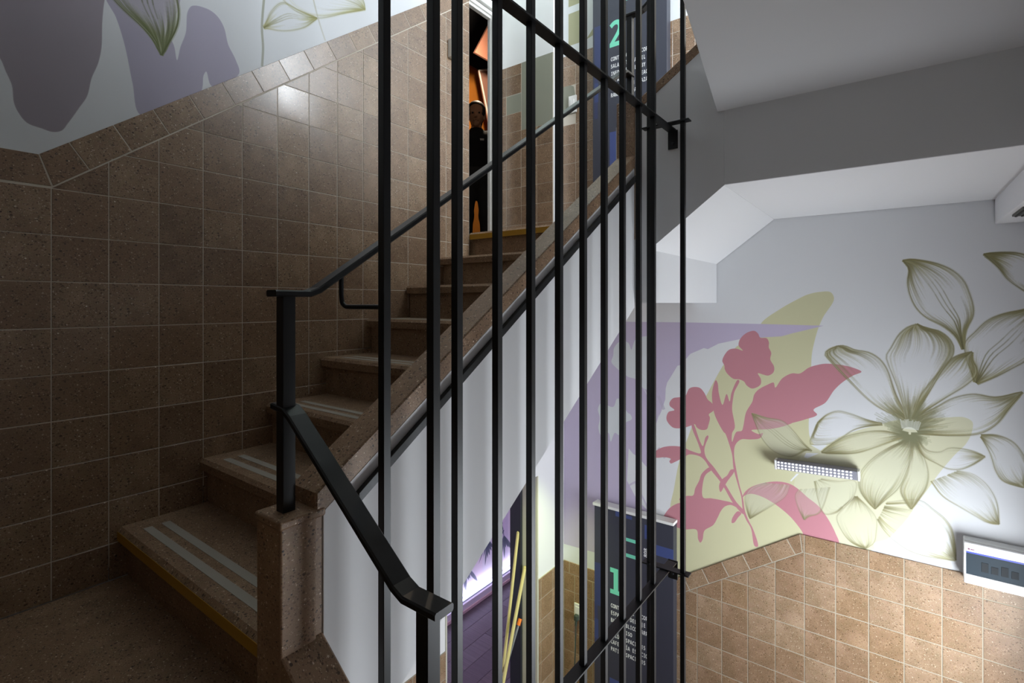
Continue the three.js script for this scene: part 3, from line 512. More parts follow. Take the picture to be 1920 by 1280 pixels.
{
  const t = thing('handrail', 'black handrail climbing beside the stairs from the stone newel block to the upper landing', 'handrail', V(0.58, -1.04, -0.442));
  part('rail', barSweep([[0.548, -1.04, 0.02], [0.628, -1.04, 0.02], [0.65, -1.04, 0.028], [2.24, -1.04, 1.085], [2.275, -1.04, 1.105], [2.35, -1.04, 1.108]], 0.04, 0.014, ACROSS), IRON, t);
  part('post', rod(0.58, -1.04, -0.445, 0.016, 0.028), IRON, t);
  part('bracket', tube([[0.716, -1.04, 0.062], [0.716, -1.04, 0.02], [0.716, -1.036, 0.0], [0.716, -1.02, -0.009], [0.714, -0.95, -0.009], [0.712, -0.886, -0.009]], 0.0055, 40), IRON, t);
}
{
  const t = thing('handrail', 'black flat handrail crossing the foreground, sloping down to the right to its own post', 'handrail', V(0.59, -0.63, -0.967));
  part('rail', barSweep([[0.585, -1.075, -0.222], [0.585, -1.03, -0.226], [0.585, -1.005, -0.24], [0.585, -0.68, -0.482], [0.585, -0.655, -0.493], [0.585, -0.575, -0.493]], 0.042, 0.014, ALONG), IRON, t);
  part('post', rod(0.59, -0.618, -0.97, -0.5, 0.028), IRON, t);
}
{
  const t = thing('handrail', 'black handrail rising right on the upper kerb before the sign with the 2', 'handrail', V(2.345, -1.04, 0.97));
  part('rail', barSweep([[2.345, -1.075, 1.405], [2.345, -0.995, 1.405], [2.345, -0.975, 1.412], [2.345, -0.55, 1.7]], 0.04, 0.014, ALONG), IRON, t);
  part('post', rod(2.345, -1.04, 0.968, 1.4, 0.028), IRON, t);
}

// ---------------------------------------------------------------- the two information signs
function sign(dh, digit, lines, label) {
  const top = -1.475 + dh, bot = -3.42 + dh, b0 = dh ? -1.775 : -1.762, b1 = dh ? -1.222 : -1.178, F = 3.345, W = b1 - b0, Hh = top - bot;
  const [c, x] = canvas(700, 2048), X = (b) => (b - b0) / W * 700, Y = (h) => (top - (h + dh)) / Hh * 2048, k = 2048 / Hh;
  x.fillStyle = '#363844'; x.fillRect(0, 0, 700, 2048);
  const blue = (l, bb0, h0, bb1, h1) => { x.fillStyle = l; x.fillRect(X(bb0), Y(h0), X(bb1) - X(bb0), Y(h1) - Y(h0)); };
  for (const r of [[-1.595, -1.475, -1.535, -1.515], [-1.52, -1.488, -1.47, -1.512], [-1.378, -1.52, -1.333, -1.616], [-1.32, -1.635, -1.175, -1.705]]) blue('#3d4b7e', ...r);
  blue('#333c63', -1.762, -1.89, -1.71, -2.2); blue('#33395c', -1.762, -2.2, -1.735, -2.56);
  blue('#3f4c80', -1.64, -2.68, -1.53, -2.95); blue('#37426f', -1.762, -2.3, -1.73, -2.44); blue('#3f4c80', -1.40, -2.75, -1.30, -2.95);
  const teal = '#74d3b4', wht = '#e6e7e6';
  x.fillStyle = teal;
  x.fillRect(X(-1.545), Y(-1.646), X(-1.405) - X(-1.545), 0.024 * k); x.fillRect(X(-1.545), Y(-1.755), X(-1.405) - X(-1.545), 0.025 * k);
  x.font = 'bold 100px sans-serif'; x.textBaseline = 'alphabetic';
  const put = (s, b, h, cap, w, col) => { x.save(); x.fillStyle = col; x.translate(X(b), Y(h)); const m = x.measureText(s).width; x.scale(w / W * 700 / m, cap * k / 72); x.fillText(s, 0, 0); x.restore(); };
  // logo lettering set upright along the bars
  for (const [s, b, h, len, sz] of [['ESPACIO', -1.548, -1.745, 0.062, 0.011], ['808', -1.358, -1.742, 0.062, 0.026]]) { x.save(); x.translate(X(b), Y(h)); x.rotate(-Math.PI / 2); x.fillStyle = wht; const m = x.measureText(s).width; x.scale(len * k / m, sz * 700 / W / 72); x.fillText(s, 0, 0); x.restore(); }
  if (digit === '1') {
    x.fillStyle = teal; const R = (bb0, h0, bb1, h1) => x.fillRect(X(bb0), Y(h0), X(bb1) - X(bb0), Y(h1) - Y(h0));
    R(-1.636, -1.89, -1.574, -1.923); R(-1.609, -1.89, -1.574, -2.06); R(-1.636, -2.043, -1.549, -2.075);
  } else put('2', -1.648, -2.075, 0.185, 0.115, teal);
  lines.forEach((s, i) => { [...s].forEach((ch, n) => { x.save(); x.fillStyle = wht; x.textAlign = 'center'; x.translate(X(-1.632 + 0.0163 * (n + 0.5)), Y(-2.175 - 0.0515 * i)); x.scale(0.0176 / W * 700 / 72, 0.0285 * k / 72); x.fillText(ch, 0, 0); x.restore(); }); });
  if (digit === '2') put('C', -1.59, -2.79, 0.058, 0.03, wht);
  const t = thing('sign', label, 'sign', V(A, -1.47, bot));
  part('box', box(F + 0.001, A - 0.0005, b0, b1, bot, top, 0.002), new THREE.MeshStandardMaterial({ color: 0x34363f, roughness: 0.5 }), t);
  const g = box(F - 0.002, F + 0.004, b0 + 0.001, b1 - 0.001, bot + 0.001, top - 0.0005, 0);
  const p = g.attributes.position; for (let i = 0; i < p.count; i++) g.attributes.uv.setXY(i, (p.getX(i) - b0) / W, (p.getY(i) - H0 - bot) / Hh);
  part('face', g, new THREE.MeshStandardMaterial({ map: tex(c, false), roughness: 0.5 }), t).userData.label = 'printed front';
  part('top_board', box(F - 0.014, A - 0.0005, b0 - 0.008, b1 + 0.004, top + 0.0005, top + 0.02, 0.002), WHITE, t).userData.label = 'white top board';
}
sign(0, '1', ['CONTINÚA EL RECORRI', 'ESPACIOS DEL EJE 15', 'BAÑO PÚBLICO BARROC', 'EN EL PISO', 'SALÓN ESPACIO 15', 'CAFETERÍA ESPACIO 15', 'PATIO ESPACIO 15'], 'dark slate information sign with a mint green 1, standing against the lower painted wall');
sign(3.9 - 0.0, '2', ['CONTINÚA EL RECORRI', 'SALA ESTUDIANTIL 2', 'INFO BIBL. LOBBY A', 'ESPACIO Ñ Y CREACIÓN', 'TERRAZA CON PLAZA', 'RAMPA CUERDA'], 'dark slate information sign with a mint green 2, beside the tiled upper landing');

// ---------------------------------------------------------------- wall fittings
{ // emergency light with sixty small lenses
  const t = thing('emergency_light', 'long white emergency light with three rows of round lenses mounted on the painted flower', 'lamp', V(A, -0.367, -0.95));
  const c = -0.367, h = -0.95;
  const body = part('housing', box(3.352, A + 0.006, c - 0.2, c + 0.2, h - 0.026, h + 0.026, 0.006), new THREE.MeshStandardMaterial({ color: 0x8e8e98, roughness: 0.4 }), t);
  const lens = new THREE.SphereGeometry(0.0064, 12, 8).scale(1, 0.82, 0.5), lm = new THREE.MeshStandardMaterial({ color: 0xffffff, roughness: 0.2, emissive: 0xf4f6ff, emissiveIntensity: 0.6 });
  for (let i = 0; i < 20; i++) for (let j = 0; j < 3; j++) { const m = new THREE.Mesh(lens, lm); m.name = 'lens'; m.position.set(-0.188 + i * 0.0188, -0.0165 + j * 0.0165, A - 3.352 + 0.0005); body.add(m); }
  for (const s of [-1, 1]) part('end_cap', box(3.35, A - 0.002, c + s * 0.204 - 0.006, c + s * 0.204 + 0.006, h - 0.028, h + 0.028, 0.004), WHITE, t);
  t.rotation.z = 0.035;
}
{ // distribution board
  const t = thing('fuse_box', 'white electrical distribution box with a smoked window on the wall at the right edge', 'fuse box', V(A, 0.41, -1.36));
  const F = 3.335, b0 = 0.268, b1 = 0.56;
  part('back_box', box(F + 0.02, A + 0.006, b0, b1, -1.375, -1.165, 0.006), new THREE.MeshStandardMaterial({ color: 0xd9dad8, roughness: 0.45 }), t);
  part('cover', join(box(F, F + 0.03, b0 - 0.002, b1, -1.215, -1.172, 0.005), box(F, F + 0.03, b0 - 0.002, b1, -1.372, -1.325, 0.005), box(F + 0.002, F + 0.03, b0 - 0.002, b0 + 0.006, -1.33, -1.2, 0.002)), new THREE.MeshStandardMaterial({ color: 0xf2f2f2, roughness: 0.3 }), t);
  const w = part('window', box(F + 0.004, F + 0.012, b0 + 0.005, b1 - 0.002, -1.325, -1.215, 0.002), new THREE.MeshPhysicalMaterial({ color: 0x1d2c36, roughness: 0.5, specularIntensity: 0.5 }), t); w.userData.label = 'smoked blue window';
  for (let i = 0; i < 4; i++) part('breaker', box(F + 0.0025, F + 0.0045, 0.33 + i * 0.035, 0.355 + i * 0.035, -1.3, -1.255 - (i % 2) * 0.01, 0.001), new THREE.MeshStandardMaterial({ color: 0x11181d, roughness: 0.7 }), w);
  part('hinge_line', box(F + 0.003, F + 0.0036, b0 + 0.005, b1, -1.222, -1.215, 0), new THREE.MeshStandardMaterial({ color: 0x2c3fb0, roughness: 0.4 }), w).userData.label = 'blue edge strip';
  part('maker_mark', join(box(F - 0.0012, F + 0.001, b0 + 0.012, b0 + 0.02, -1.205, -1.198, 0), box(F - 0.0012, F + 0.001, b0 + 0.022, b0 + 0.036, -1.204, -1.2, 0)), new THREE.MeshStandardMaterial({ color: 0x7b4660, roughness: 0.5 }), t);
}
function plate(name, label, cat, a0, a1, b0, b1, h0, h1, extra) {
  const t = thing(name, label, cat, V((a0 + a1) / 2, (b0 + b1) / 2, h0));
  part('plate', box(a0, a1, b0, b1, h0, h1, 0.003), WHITE, t); if (extra) extra(t); return t;
}
plate('light_switch', 'white light switch plate on the tiles of the upper landing', 'switch', A - 0.014, A, -2.012, -1.945, 1.455, 1.585, (t) => part('rocker', box(A - 0.019, A - 0.01, -1.995, -1.962, 1.485, 1.555, 0.002), WHITE, t));
plate('switch_box', 'narrow white surface box on the glossy tiles high on the left wall', 'switch', 2.236, 2.31, -D, -D + 0.03, 1.485, 1.595, (t) => part('rocker', box(2.25, 2.29, -D + 0.026, -D + 0.034, 1.515, 1.565, 0.002), WHITE, t));
plate('wall_socket', 'white wall socket low on the tiles left of the sign with the 1', 'socket', A - 0.01, A, -1.966, -1.895, -2.408, -2.288, (t) => part('socket_face', box(A - 0.013, A - 0.006, -1.953, -1.908, -2.385, -2.31, 0.003), WHITE, t));
{
  const t = thing('power_cord', 'dark power cord with a moulded plug hanging from the wall socket', 'cord', V(A - 0.03, -1.92, -3.4));
  part('plug', join(box(A - 0.045, A - 0.013, -1.951, -1.917, -2.405, -2.36, 0.009), tube([[A - 0.036, -1.932, -2.395], [A - 0.036, -1.935, -2.44]], 0.009, 8)), new THREE.MeshStandardMaterial({ color: 0x37423a, roughness: 0.6 }), t);
  part('cable', tube([[A - 0.036, -1.934, -2.42], [A - 0.034, -1.94, -2.6], [A - 0.03, -1.95, -2.8], [A - 0.025, -1.945, -3.1], [A - 0.04, -1.92, -3.4]], 0.0045, 40), new THREE.MeshStandardMaterial({ color: 0x39463c, roughness: 0.6 }), t);
}
{ // vent under the beam at the right
  const t = thing('vent_grille', 'small dark vent under the white beam at the right edge', 'vent', V(3.0, 0.45, 0.38));
  part('frame', box(2.86, 3.1, 0.405, 0.5, 0.376, 0.386, 0.002), new THREE.MeshStandardMaterial({ color: 0x55564f, roughness: 0.6 }), t);
  for (let i = 0; i < 4; i++) part('slat', box(2.87, 3.09, 0.412 + i * 0.02, 0.42 + i * 0.02, 0.372, 0.38, 0.001), new THREE.MeshStandardMaterial({ color: 0x23241f, roughness: 0.6 }), t);
}
// ---------------------------------------------------------------- the lit room behind the lower opening
const RB = -3.88;
const lilac = new THREE.MeshStandardMaterial({ color: 0xd2cadb, roughness: 0.7 });
{
  const [c, x] = canvas(1024, 512);                                // painted wall: pale lilac with dark leaf prints, 4 m by 2 m
  x.fillStyle = '#d5cbe0'; x.fillRect(0, 0, 1024, 512);
  for (let i = 0; i < 26; i++) { x.globalAlpha = 0.12 + rnd() * 0.12; x.fillStyle = rnd() < 0.5 ? '#a48cc0' : '#e9c9e0'; x.fillRect(rnd() * 1024, 0, 10 + rnd() * 40, 512); }
  x.globalAlpha = 0.85; x.fillStyle = '#3f4560'; x.strokeStyle = '#3f4560';
  for (let i = 0; i < 9; i++) {
    const cx = 250 + i * 90 + rnd() * 30, cy = 330 + rnd() * 70;
    for (let k = 0; k < 7; k++) { const an = 0.9 + k * 0.2 + rnd() * 0.1, l = 45 + rnd() * 40; x.beginPath(); x.moveTo(cx, cy); x.quadraticCurveTo(cx + Math.cos(an) * l * 0.6 + 9, cy + Math.sin(an) * l * 0.5, cx + Math.cos(an) * l, cy + Math.sin(an) * l); x.quadraticCurveTo(cx + Math.cos(an) * l * 0.5 - 8, cy + Math.sin(an) * l * 0.6, cx, cy); x.fill(); }
    x.lineWidth = 3; x.beginPath(); x.moveTo(cx, cy); x.quadraticCurveTo(cx - 15, cy - 60, cx - 35, cy - 130); x.stroke();
    for (let k = 0; k < 9; k++) { x.beginPath(); x.ellipse(cx - 4 - k * 3.6, cy - 12 - k * 13, 7, 3.4, -0.7 + (k % 2) * 1.6, 0, 7); x.fill(); }
  }
  const wallRoom = struct('wall_room', uvWall(box(1.2, 7.0, RB - 0.15, RB - 0.03, L1, -0.4, 0), 'a', 2.6, 6.6, -3.45, -1.45), new THREE.MeshStandardMaterial({ map: tex(c), roughness: 0.7 }));
  struct('ledge', box(1.2, 7.0, RB - 0.04, RB + 0.035, L1, L1 + 0.1, 0.006), lilac, wallRoom);
  struct('baseboard_room', box(1.2, 7.0, RB + 0.035, RB + 0.047, L1, L1 + 0.035, 0.003), new THREE.MeshStandardMaterial({ color: 0xc8a9b4, roughness: 0.5 }));
  struct('wall_room', join(box(7.0, 7.15, RB - 0.15, -2.0, L1, -0.4, 0), box(1.05, 1.2, RB - 0.15, -2.2, L1, -0.4, 0), box(A + 0.2, 7.0, -2.25, -2.1, L1, -0.4, 0)), lilac);
  struct('ceiling_room', box(1.0, 7.1, RB - 0.15, -2.27, -0.4, -0.2, 0), PLASTER2);
  const [wc, w] = canvas(512, 512);                                // dark wood grain
  w.fillStyle = '#554c55'; w.fillRect(0, 0, 512, 512);
  for (let i = 0; i < 700; i++) { w.globalAlpha = 0.05 + rnd() * 0.14; w.strokeStyle = rnd() < 0.6 ? '#221a22' : '#7d6d78'; w.lineWidth = 0.6 + rnd() * 2; const y = rnd() * 512; w.beginPath(); w.moveTo(rnd() * 300 - 60, y); w.bezierCurveTo(150, y + rnd() * 16 - 8, 350, y + rnd() * 16 - 8, 300 + rnd() * 300, y + rnd() * 10 - 5); w.stroke(); }
  const wm = [0xffffff, 0xe2dce2, 0xf0e8ea].map((k) => new THREE.MeshStandardMaterial({ map: tex(wc), color: k, roughness: 0.45 }));
  const floor = struct('floor_room', box(1.2, 7.0, RB - 0.1, -2.26, L1 - 0.15, L1 - 0.008, 0), wm[1]);
  for (let i = 0; i < 8; i++) for (let k = 0; k < 3; k++) { const a = 1.2 + k * 1.95 - (i % 3) * 0.5; struct('plank', boxUV(box(Math.max(1.2, a) + 0.002, Math.min(7, a + 1.95) - 0.002, RB + 0.05 + i * 0.196, RB + 0.05 + i * 0.196 + 0.193, L1 - 0.009, L1 + 0.001, 0.0015), 1 / 0.8, i * 0.31, k * 0.4), wm[(i + k) % 3], floor); }
  const s = thing('led_strip', 'glowing cold white light strip along the foot of the lilac painted wall', 'light strip', V(4.0, RB - 0.01, L1 + 0.1));
  part('channel', box(1.6, 6.6, RB - 0.026, RB + 0.006, L1 + 0.1, L1 + 0.112, 0.002), new THREE.MeshStandardMaterial({ color: 0xaab0ba, roughness: 0.4, metalness: 0.5 }), s);
  part('diffuser', box(1.6, 6.6, RB - 0.022, RB + 0.002, L1 + 0.112, L1 + 0.125, 0.003), new THREE.MeshStandardMaterial({ color: 0xffffff, emissive: 0xb9c4ff, emissiveIntensity: 5 }), s);
  area(new THREE.Color(0.8, 0.82, 1.0), 18, 5.0, 0.06, V(4.1, RB + 0.01, L1 + 0.14), V(4.1, RB - 0.03, L1 + 0.6));
  const lamp = new THREE.PointLight(new THREE.Color(1.0, 0.9, 1.0), 4.0, 0, 2); lamp.position.copy(V(3.9, -2.9, -0.75)); lamp.castShadow = true; lamp.shadow.radius = 6; scene.add(lamp);
  const lt = thing('ceiling_lamp', 'round violet lamp on the ceiling of the lit lower room', 'lamp', V(3.9, -2.9, -0.7));
  part('bulb', boxUV(plain(new THREE.SphereGeometry(0.06, 20, 12).translate(-2.9, -0.75 + H0, -3.9))), new THREE.MeshStandardMaterial({ color: 0xffffff, emissive: 0xd8c8ff, emissiveIntensity: 2 }), lt);
  part('rose', boxUV(plain(new THREE.CylinderGeometry(0.05, 0.06, 0.3, 20).translate(-2.9, -0.55 + H0, -3.9))), WHITE, lt);
}
{ // sticks leaning in the lower opening
  const wood = new THREE.MeshStandardMaterial({ color: 0xd2c486, roughness: 0.6 }), steel = new THREE.MeshStandardMaterial({ color: 0x77797c, roughness: 0.35, metalness: 0.5 });
  const stick = (name, label, cat, p0, p1, r, m) => { const t = thing(name, label, cat, V(...p0)); part('shaft', tube([p0, [(p0[0] + p1[0]) / 2, (p0[1] + p1[1]) / 2, (p0[2] + p1[2]) / 2], p1], r, 12, 12), m, t); return t; };
  const lerp = (p, q, k) => p.map((v, i) => v + (q[i] - v) * k), ends = new THREE.MeshStandardMaterial({ color: 0xc0b177, roughness: 0.7 });
  const round = (t, p, r, m) => part('end_knob', boxUV(plain(new THREE.SphereGeometry(r, 14, 10).translate(p[1], p[2] + H0, -p[0]))), m, t);
  const S = STICKS();
  let t = stick('broom_stick', 'taller pale wooden stick leaning in the doorway beside the purple room', 'stick', S[0][0], S[0][1], 0.0115, wood); round(t, S[0][1], 0.0118, ends);
  t = stick('broom_stick', 'shorter pale yellow wooden stick leaning in front of the taller one', 'stick', S[1][0], S[1][1], 0.0125, wood); round(t, S[1][1], 0.0128, ends);
  t = stick('mop_handle', 'grey mop handle with an orange collar leaning behind the wooden sticks', 'mop handle', S[2][0], lerp(S[2][0], S[2][1], 0.97), 0.0095, steel);
  const a = lerp(S[2][0], S[2][1], 0.942), b = lerp(S[2][0], S[2][1], 0.974);
  part('collar', tube([a, lerp(a, b, 0.5), b], 0.0135, 6, 14), new THREE.MeshStandardMaterial({ color: 0xe87a1c, roughness: 0.5 }), t).userData.label = 'orange collar';
  part('hanger', boxUV(plain(new THREE.TorusGeometry(0.012, 0.004, 8, 18).translate(S[2][1][1], S[2][1][2] + H0, -S[2][1][0]))), new THREE.MeshStandardMaterial({ color: 0xb8babd, roughness: 0.25, metalness: 0.8 }), t);
}
function STICKS() { return [[[2.7, -2.235, -3.45], [3.03, -2.225, -1.693]], [[2.472, -2.17, -3.45], [3.039, -2.17, -1.937]], [[2.282, -2.205, -3.45], [3.052, -2.205, -2.287]]]; }

// ---------------------------------------------------------------- the dark room behind the upper door
{
  const dark = new THREE.MeshStandardMaterial({ color: 0x15151a, roughness: 0.9 }), orange = new THREE.MeshStandardMaterial({ color: 0xb46f22, roughness: 0.75 });
  struct('wall_back', box(1.2, 8.0, -5.0, -4.85, L2, 4.5, 0), dark);
  struct('wall_back', join(box(7.0, 7.15, -4.9, -2.6, L2, 4.5, 0), box(1.0, 1.15, -4.9, -2.6, L2, 4.5, 0), box(1.0, 2.44, -2.8, -2.64, L2, 4.5, 0), box(3.3, 7.1, -2.68, -2.64, L2, 4.5, 0)), dark);
  struct('ceiling_room', box(1.0, 7.1, -5.0, -2.63, 4.3, 4.5, 0), dark);
  struct('floor_room', box(1.0, 7.1, -5.0, -2.74, 0.25, L2, 0), new THREE.MeshStandardMaterial({ color: 0x2a2018, roughness: 0.6 }));
  const p = thing('partition', 'orange partition wall glowing in the dark room behind the woman', 'partition', V(5.6, -4.7, L2));
  part('board', box(4.2, 6.8, -4.72, -4.68, L2, 3.24, 0.004), orange, p);
  part('edge', box(4.2, 6.8, -4.725, -4.675, 3.24, 3.265, 0.004), new THREE.MeshStandardMaterial({ color: 0x8c4b16, roughness: 0.6 }), p);
  const q = thing('framed_board', 'pinkish board with a pale metal frame beside the woman', 'board', V(5.4, -4.4, 1.5));
  part('board', prism([[5.12, 3.05], [5.7, 3.3], [5.7, 1.45], [5.6, 1.6]], 'b', -4.42, -4.4, 0.002), new THREE.MeshStandardMaterial({ color: 0x9a6f60, roughness: 0.7 }), q);
  part('frame', join(tube([[5.11, -4.39, 3.06], [5.4, -4.39, 3.18], [5.7, -4.39, 3.31]], 0.013, 10), tube([[5.11, -4.39, 3.06], [5.34, -4.39, 2.4], [5.6, -4.39, 1.6]], 0.013, 10)), new THREE.MeshStandardMaterial({ color: 0xd8d2c8, roughness: 0.4 }), q);
  const cp = thing('ceiling_panel', 'brown tilted panel hanging from the dark ceiling above the woman', 'panel', V(4.8, -4.0, 2.7));
  part('panel', prism([[4.57, 2.97], [5.2, 2.97], [5.2, 3.6], [4.95, 3.6]], 'b', -4.02, -3.99, 0.003), new THREE.MeshStandardMaterial({ color: 0x6a4232, roughness: 0.8 }), cp);
  part('hanger', tube([[5.05, -4.0, 3.55], [5.05, -4.0, 3.9], [5.05, -4.0, 4.3]], 0.006, 6), dark, cp);
  const sp = new THREE.PointLight(new THREE.Color(1, 0.8, 0.58), 9, 0, 2); sp.position.copy(V(4.4, -3.6, 2.9)); sp.castShadow = true; sp.shadow.radius = 3; scene.add(sp);
  const l = thing('spot_lamp', 'warm spot lamp hanging in the dark upper room', 'lamp', V(4.4, -3.6, 2.9));
  part('bulb', boxUV(plain(new THREE.SphereGeometry(0.04, 16, 10).translate(-3.6, 2.9 + H0, -4.4))), new THREE.MeshStandardMaterial({ color: 0xffffff, emissive: 0xffd0a0, emissiveIntensity: 3 }), l);
  part('stem', boxUV(plain(new THREE.CylinderGeometry(0.01, 0.012, 1.77, 12).translate(-3.6, 3.82 + H0, -4.4))), dark, l);
}
{ // the woman: one continuous body from joints, clothing and hair over it
  const C = [3.93, -3.41, L2];                                     // where she stands
  const f = new THREE.Vector3(0.62, 0, 0.78).normalize(), r = new THREE.Vector3(f.z, 0, -f.x);   // facing, her left-hand side
  const base = V(...C), J = (fw, side, y) => base.clone().addScaledVector(f, fw).addScaledVector(r, side).setY(base.y + y);
  const B = [];                                                    // bones: start, end, radii
  const bone = (p, q, r0, r1) => B.push([p, q, r0, r1]);
  const hip = J(0, 0, 0.82), waist = J(0, 0, 0.98), chest = J(0.0, 0, 1.17), neck = J(0.0, 0, 1.32), head = J(0.03, 0, 1.44);
  bone(J(0, -0.07, 0.82), J(0, 0.07, 0.82), 0.115, 0.115); bone(hip, waist, 0.12, 0.098); bone(waist, chest, 0.1, 0.115); bone(J(0, -0.09, 1.2), J(0, 0.09, 1.2), 0.085, 0.085); bone(chest, neck, 0.08, 0.05);
  const legs = [], arms = [];
  for (const s of [-1, 1]) {
    const h = J(0, 0.085 * s, 0.8), k = J(0.03, 0.1 * s, 0.43), an = J(0, 0.1 * s, 0.08), toe = J(0.16, 0.115 * s, 0.035);
    legs.push([h, k, 0.085, 0.056], [k, an, 0.056, 0.04], [an, toe, 0.038, 0.03]);
    const sh = J(0, 0.165 * s, 1.265), el = J(-0.03, 0.235 * s, 1.0), wr = J(0.07, 0.225 * s, 0.79);
    arms.push([sh, el, 0.048, 0.036], [el, wr, 0.036, 0.025]);
    const palm = wr.clone().addScaledVector(f, 0.02).setY(wr.y - 0.07); arms.push([wr, palm, 0.024, 0.028]);
    for (let i = 0; i < 4; i++) { const o = (i - 1.5) * 0.017, k1 = palm.clone().addScaledVector(f, o + 0.01).setY(palm.y - 0.035), k2 = k1.clone().addScaledVector(r, -0.012 * s).setY(k1.y - 0.035 + Math.abs(i - 1.2) * 0.006); arms.push([palm.clone().addScaledVector(f, o), k1, 0.0095, 0.009], [k1, k2, 0.009, 0.0075]); }
    const th = wr.clone().addScaledVector(f, 0.05).setY(wr.y - 0.05); arms.push([wr.clone().addScaledVector(f, 0.02).setY(wr.y - 0.03), th, 0.011, 0.0095], [th, th.clone().addScaledVector(f, 0.008).setY(th.y - 0.03), 0.0095, 0.008]);
  }
  const headB = [[head, head.clone().addScaledVector(f, 0.0).setY(head.y + 0.055), 0.078, 0.083], [head.clone().addScaledVector(f, 0.03).setY(head.y - 0.04), head.clone().addScaledVector(f, 0.045).setY(head.y - 0.085), 0.05, 0.032], [neck, head.clone().setY(head.y - 0.05), 0.048, 0.046], [head.clone().addScaledVector(f, 0.083).setY(head.y + 0.005), head.clone().addScaledVector(f, 0.1).setY(head.y - 0.028), 0.009, 0.014]];
  for (const s of [-1, 1]) headB.push([head.clone().addScaledVector(r, 0.082 * s).setY(head.y + 0.012), head.clone().addScaledVector(r, 0.082 * s).setY(head.y - 0.02), 0.014, 0.01], [head.clone().addScaledVector(f, 0.065).addScaledVector(r, 0.018 * s).setY(head.y + 0.032), head.clone().addScaledVector(f, 0.062).addScaledVector(r, 0.045 * s).setY(head.y + 0.03), 0.012, 0.012]);
  headB.push([head.clone().addScaledVector(f, 0.079).addScaledVector(r, -0.018).setY(head.y - 0.058), head.clone().addScaledVector(f, 0.079).addScaledVector(r, 0.018).setY(head.y - 0.058), 0.009, 0.009]);
  const cap = (p, [a, b, r0, r1], grow) => { const ax = b.x - a.x, ay = b.y - a.y, az = b.z - a.z, t = Math.min(1, Math.max(0, ((p.x - a.x) * ax + (p.y - a.y) * ay + (p.z - a.z) * az) / (ax * ax + ay * ay + az * az + 1e-9))); return Math.hypot(p.x - a.x - ax * t, p.y - a.y - ay * t, p.z - a.z - az * t) - (r0 + (r1 - r0) * t) - grow; };
  const fieldMesh = (bones, c, half, res, k, grow = 0, cut = null) => {
    const mc = new MarchingCubes(res, new THREE.MeshBasicMaterial(), false, false, 200000), hs = res / 2, p = new THREE.Vector3();
    mc.isolation = 0;
    for (let z = 0; z < res; z++) for (let y = 0; y < res; y++) for (let x = 0; x < res; x++) {
      p.set(c.x + (x - hs) / hs * half, c.y + (y - hs) / hs * half, c.z + (z - hs) / hs * half);
      let d = 1e3, m = 0;
      for (const b of bones) { const q = cap(p, b, grow); if (d > 500) d = q; else { const h = Math.max(k - Math.abs(d - q), 0) / k; d = Math.min(d, q) - h * h * k / 4; } }
      if (cut) d = Math.max(d, cut(p));
      mc.field[z * res * res + y * res + x] = -d;
    }
    mc.update();
    const g = new THREE.BufferGeometry(), n = mc.count;
    const pos = mc.positionArray.slice(0, n * 3), nor = mc.normalArray.slice(0, n * 3);
    for (let i = 0; i < n; i++) { pos[3 * i] = c.x + pos[3 * i] * half; pos[3 * i + 1] = c.y + pos[3 * i + 1] * half; pos[3 * i + 2] = c.z + pos[3 * i + 2] * half; }
    g.setAttribute('position', new THREE.BufferAttribute(pos, 3)); g.setAttribute('normal', new THREE.BufferAttribute(nor, 3));
    return boxUV(g);
  };
  const skin = new THREE.MeshStandardMaterial({ color: 0xc08c6a, roughness: 0.6 }), shirt = new THREE.MeshStandardMaterial({ color: 0x0f0f12, roughness: 0.9 }), trousers = new THREE.MeshStandardMaterial({ color: 0x2b2a2a, roughness: 0.9 }), hairM = new THREE.MeshStandardMaterial({ color: 0x17100c, roughness: 0.6 }), shoe = new THREE.MeshStandardMaterial({ color: 0x1a1a1a, roughness: 0.6 });
  const t = thing('person', 'dark-haired woman in black top and dark trousers standing beyond the upper doorway', 'person', base);
  const mid = J(0, 0, 0.8);
  part('body', join(fieldMesh([...B, ...legs, ...arms, headB[2]], mid, 0.9, 128, 0.03), fieldMesh(headB, head, 0.16, 80, 0.02)), skin, t);
  const y0 = base.y;
  part('shirt', fieldMesh([...B, ...arms.filter((_, i) => i % 13 < 2)], J(0, 0, 1.05), 0.5, 90, 0.04, 0.012, (p) => Math.max(y0 + 0.74 - p.y, p.y - y0 - 1.325)), shirt, t);
  part('trousers', fieldMesh([B[0], B[1], ...legs.filter((_, i) => i % 3 < 2)], J(0, 0, 0.5), 0.56, 90, 0.04, 0.013, (p) => Math.max(y0 + 0.09 - p.y, p.y - y0 - 0.93)), trousers, t);
  part('shoes', fieldMesh(legs.filter((_, i) => i % 3 === 2), J(0.07, 0, 0.07), 0.24, 50, 0.02, 0.012, (p) => y0 + 0.003 - p.y), shoe, t);
  const hb = [[head.clone().addScaledVector(f, -0.015).setY(head.y + 0.04), head.clone().addScaledVector(f, -0.02).setY(head.y + 0.07), 0.092, 0.09], [head.clone().addScaledVector(f, -0.06).setY(head.y), head.clone().addScaledVector(f, -0.07).setY(head.y - 0.09), 0.07, 0.045]];
  part('hair', fieldMesh(hb, head, 0.2, 70, 0.02, 0.004, (p) => { const q = p.clone().sub(head), fw = q.dot(f); return Math.min(fw - 0.055 + (q.y < 0.06 ? 0 : -0.05), fw - 0.02 + Math.max(0, 0.075 - q.y) * 0.25); }), hairM, t);
  const eye = new THREE.MeshStandardMaterial({ color: 0x1d1410, roughness: 0.3 });
  for (const s of [-1, 1]) part('eye', boxUV(plain(new THREE.SphereGeometry(0.011, 12, 8).translate(...head.clone().addScaledVector(f, 0.07).addScaledVector(r, 0.031 * s).setY(head.y + 0.014).toArray()))), eye, t);
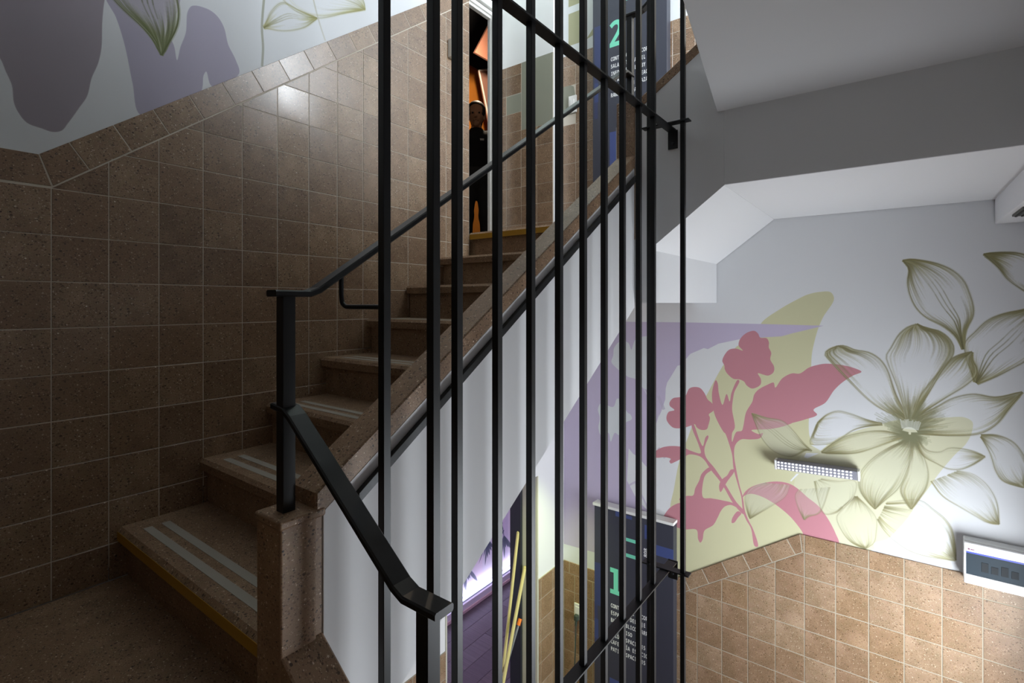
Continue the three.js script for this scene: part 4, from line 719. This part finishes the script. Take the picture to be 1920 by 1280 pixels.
  part('mouth', boxUV(plain(new THREE.SphereGeometry(0.016, 12, 8).scale(1, 0.4, 1).translate(...head.clone().addScaledVector(f, 0.076).setY(head.y - 0.058).toArray()))), new THREE.MeshStandardMaterial({ color: 0x8c4a44, roughness: 0.5 }), t);
  part('shirt_print', boxUV(plain(new THREE.BoxGeometry(0.1, 0.018, 0.006).applyMatrix4(new THREE.Matrix4().makeBasis(r, new THREE.Vector3(0, 1, 0), f).setPosition(J(0.118, 0.03, 1.18))))), new THREE.MeshStandardMaterial({ color: 0xd0ccc8, roughness: 0.8 }), t).userData.label = 'pale printed line on the chest';
}
// ---------------------------------------------------------------- lamps of the two landings (above the picture or behind the stairs)
function dome(label, p, color, power, up, r = 0.07) {
  const t = thing('ceiling_lamp', label, 'lamp', V(p[0], p[1], p[2]));
  const c = new THREE.Color(...color);
  part('shade', boxUV(plain(new THREE.SphereGeometry(r, 20, 12).translate(p[1], p[2] - r + H0, -p[0]))), new THREE.MeshStandardMaterial({ color: 0xffffff, emissive: c, emissiveIntensity: 1.5 }), t);
  part('stem', boxUV(plain(new THREE.CylinderGeometry(0.012, 0.02, up, 16).translate(p[1], p[2] + up / 2 - 0.005 + H0, -p[0]))), WHITE, t);
  const l = new THREE.PointLight(c, power, 0, 2); l.position.copy(V(p[0], p[1], p[2] - r)); l.castShadow = true; l.shadow.radius = 6; scene.add(l);
}
{ // shaded lamp turned to the wall beside the lower opening
  const t = thing('wall_lamp', 'small shaded lamp with a yellow green glow turned to the lower doorway wall', 'lamp', V(2.72, -1.55, -0.02)), p = V(2.72, -1.55, -0.4), q = V(3.22, -2.06, -2.7), dir = q.clone().sub(p).normalize();
  const rot = new THREE.Matrix4().makeRotationFromQuaternion(new THREE.Quaternion().setFromUnitVectors(new THREE.Vector3(0, -1, 0), dir)).setPosition(p);
  part('shade', boxUV(plain(new THREE.LatheGeometry([[0.03, 0.07], [0.035, 0.05], [0.06, -0.06], [0.057, -0.06], [0.032, 0.045], [0, 0.05]].map((k) => new THREE.Vector2(...k)), 28).applyMatrix4(rot))), IRON, t);
  part('bulb', boxUV(plain(new THREE.SphereGeometry(0.024, 16, 10).applyMatrix4(rot))), new THREE.MeshStandardMaterial({ color: 0xffffff, emissive: 0xf4ffb0, emissiveIntensity: 2 }), t);
  part('stem', tube([[2.72, -1.55, -0.34], [2.72, -1.55, -0.2], [2.72, -1.55, -0.005]], 0.008, 8), IRON, t);
  const l = new THREE.SpotLight(new THREE.Color(0.84, 1.0, 0.46), 9, 0, 0.36, 0.7, 2); l.position.copy(p.clone().addScaledVector(dir, 0.03)); l.target.position.copy(q); l.castShadow = true; scene.add(l, l.target);
}
dome('round lamp with a greenish glow high in the vestibule by the upper door', [2.85, -2.38, 3.3], [0.72, 1.0, 0.78], 0.6, 0.6);

renderer.render(scene, camera);
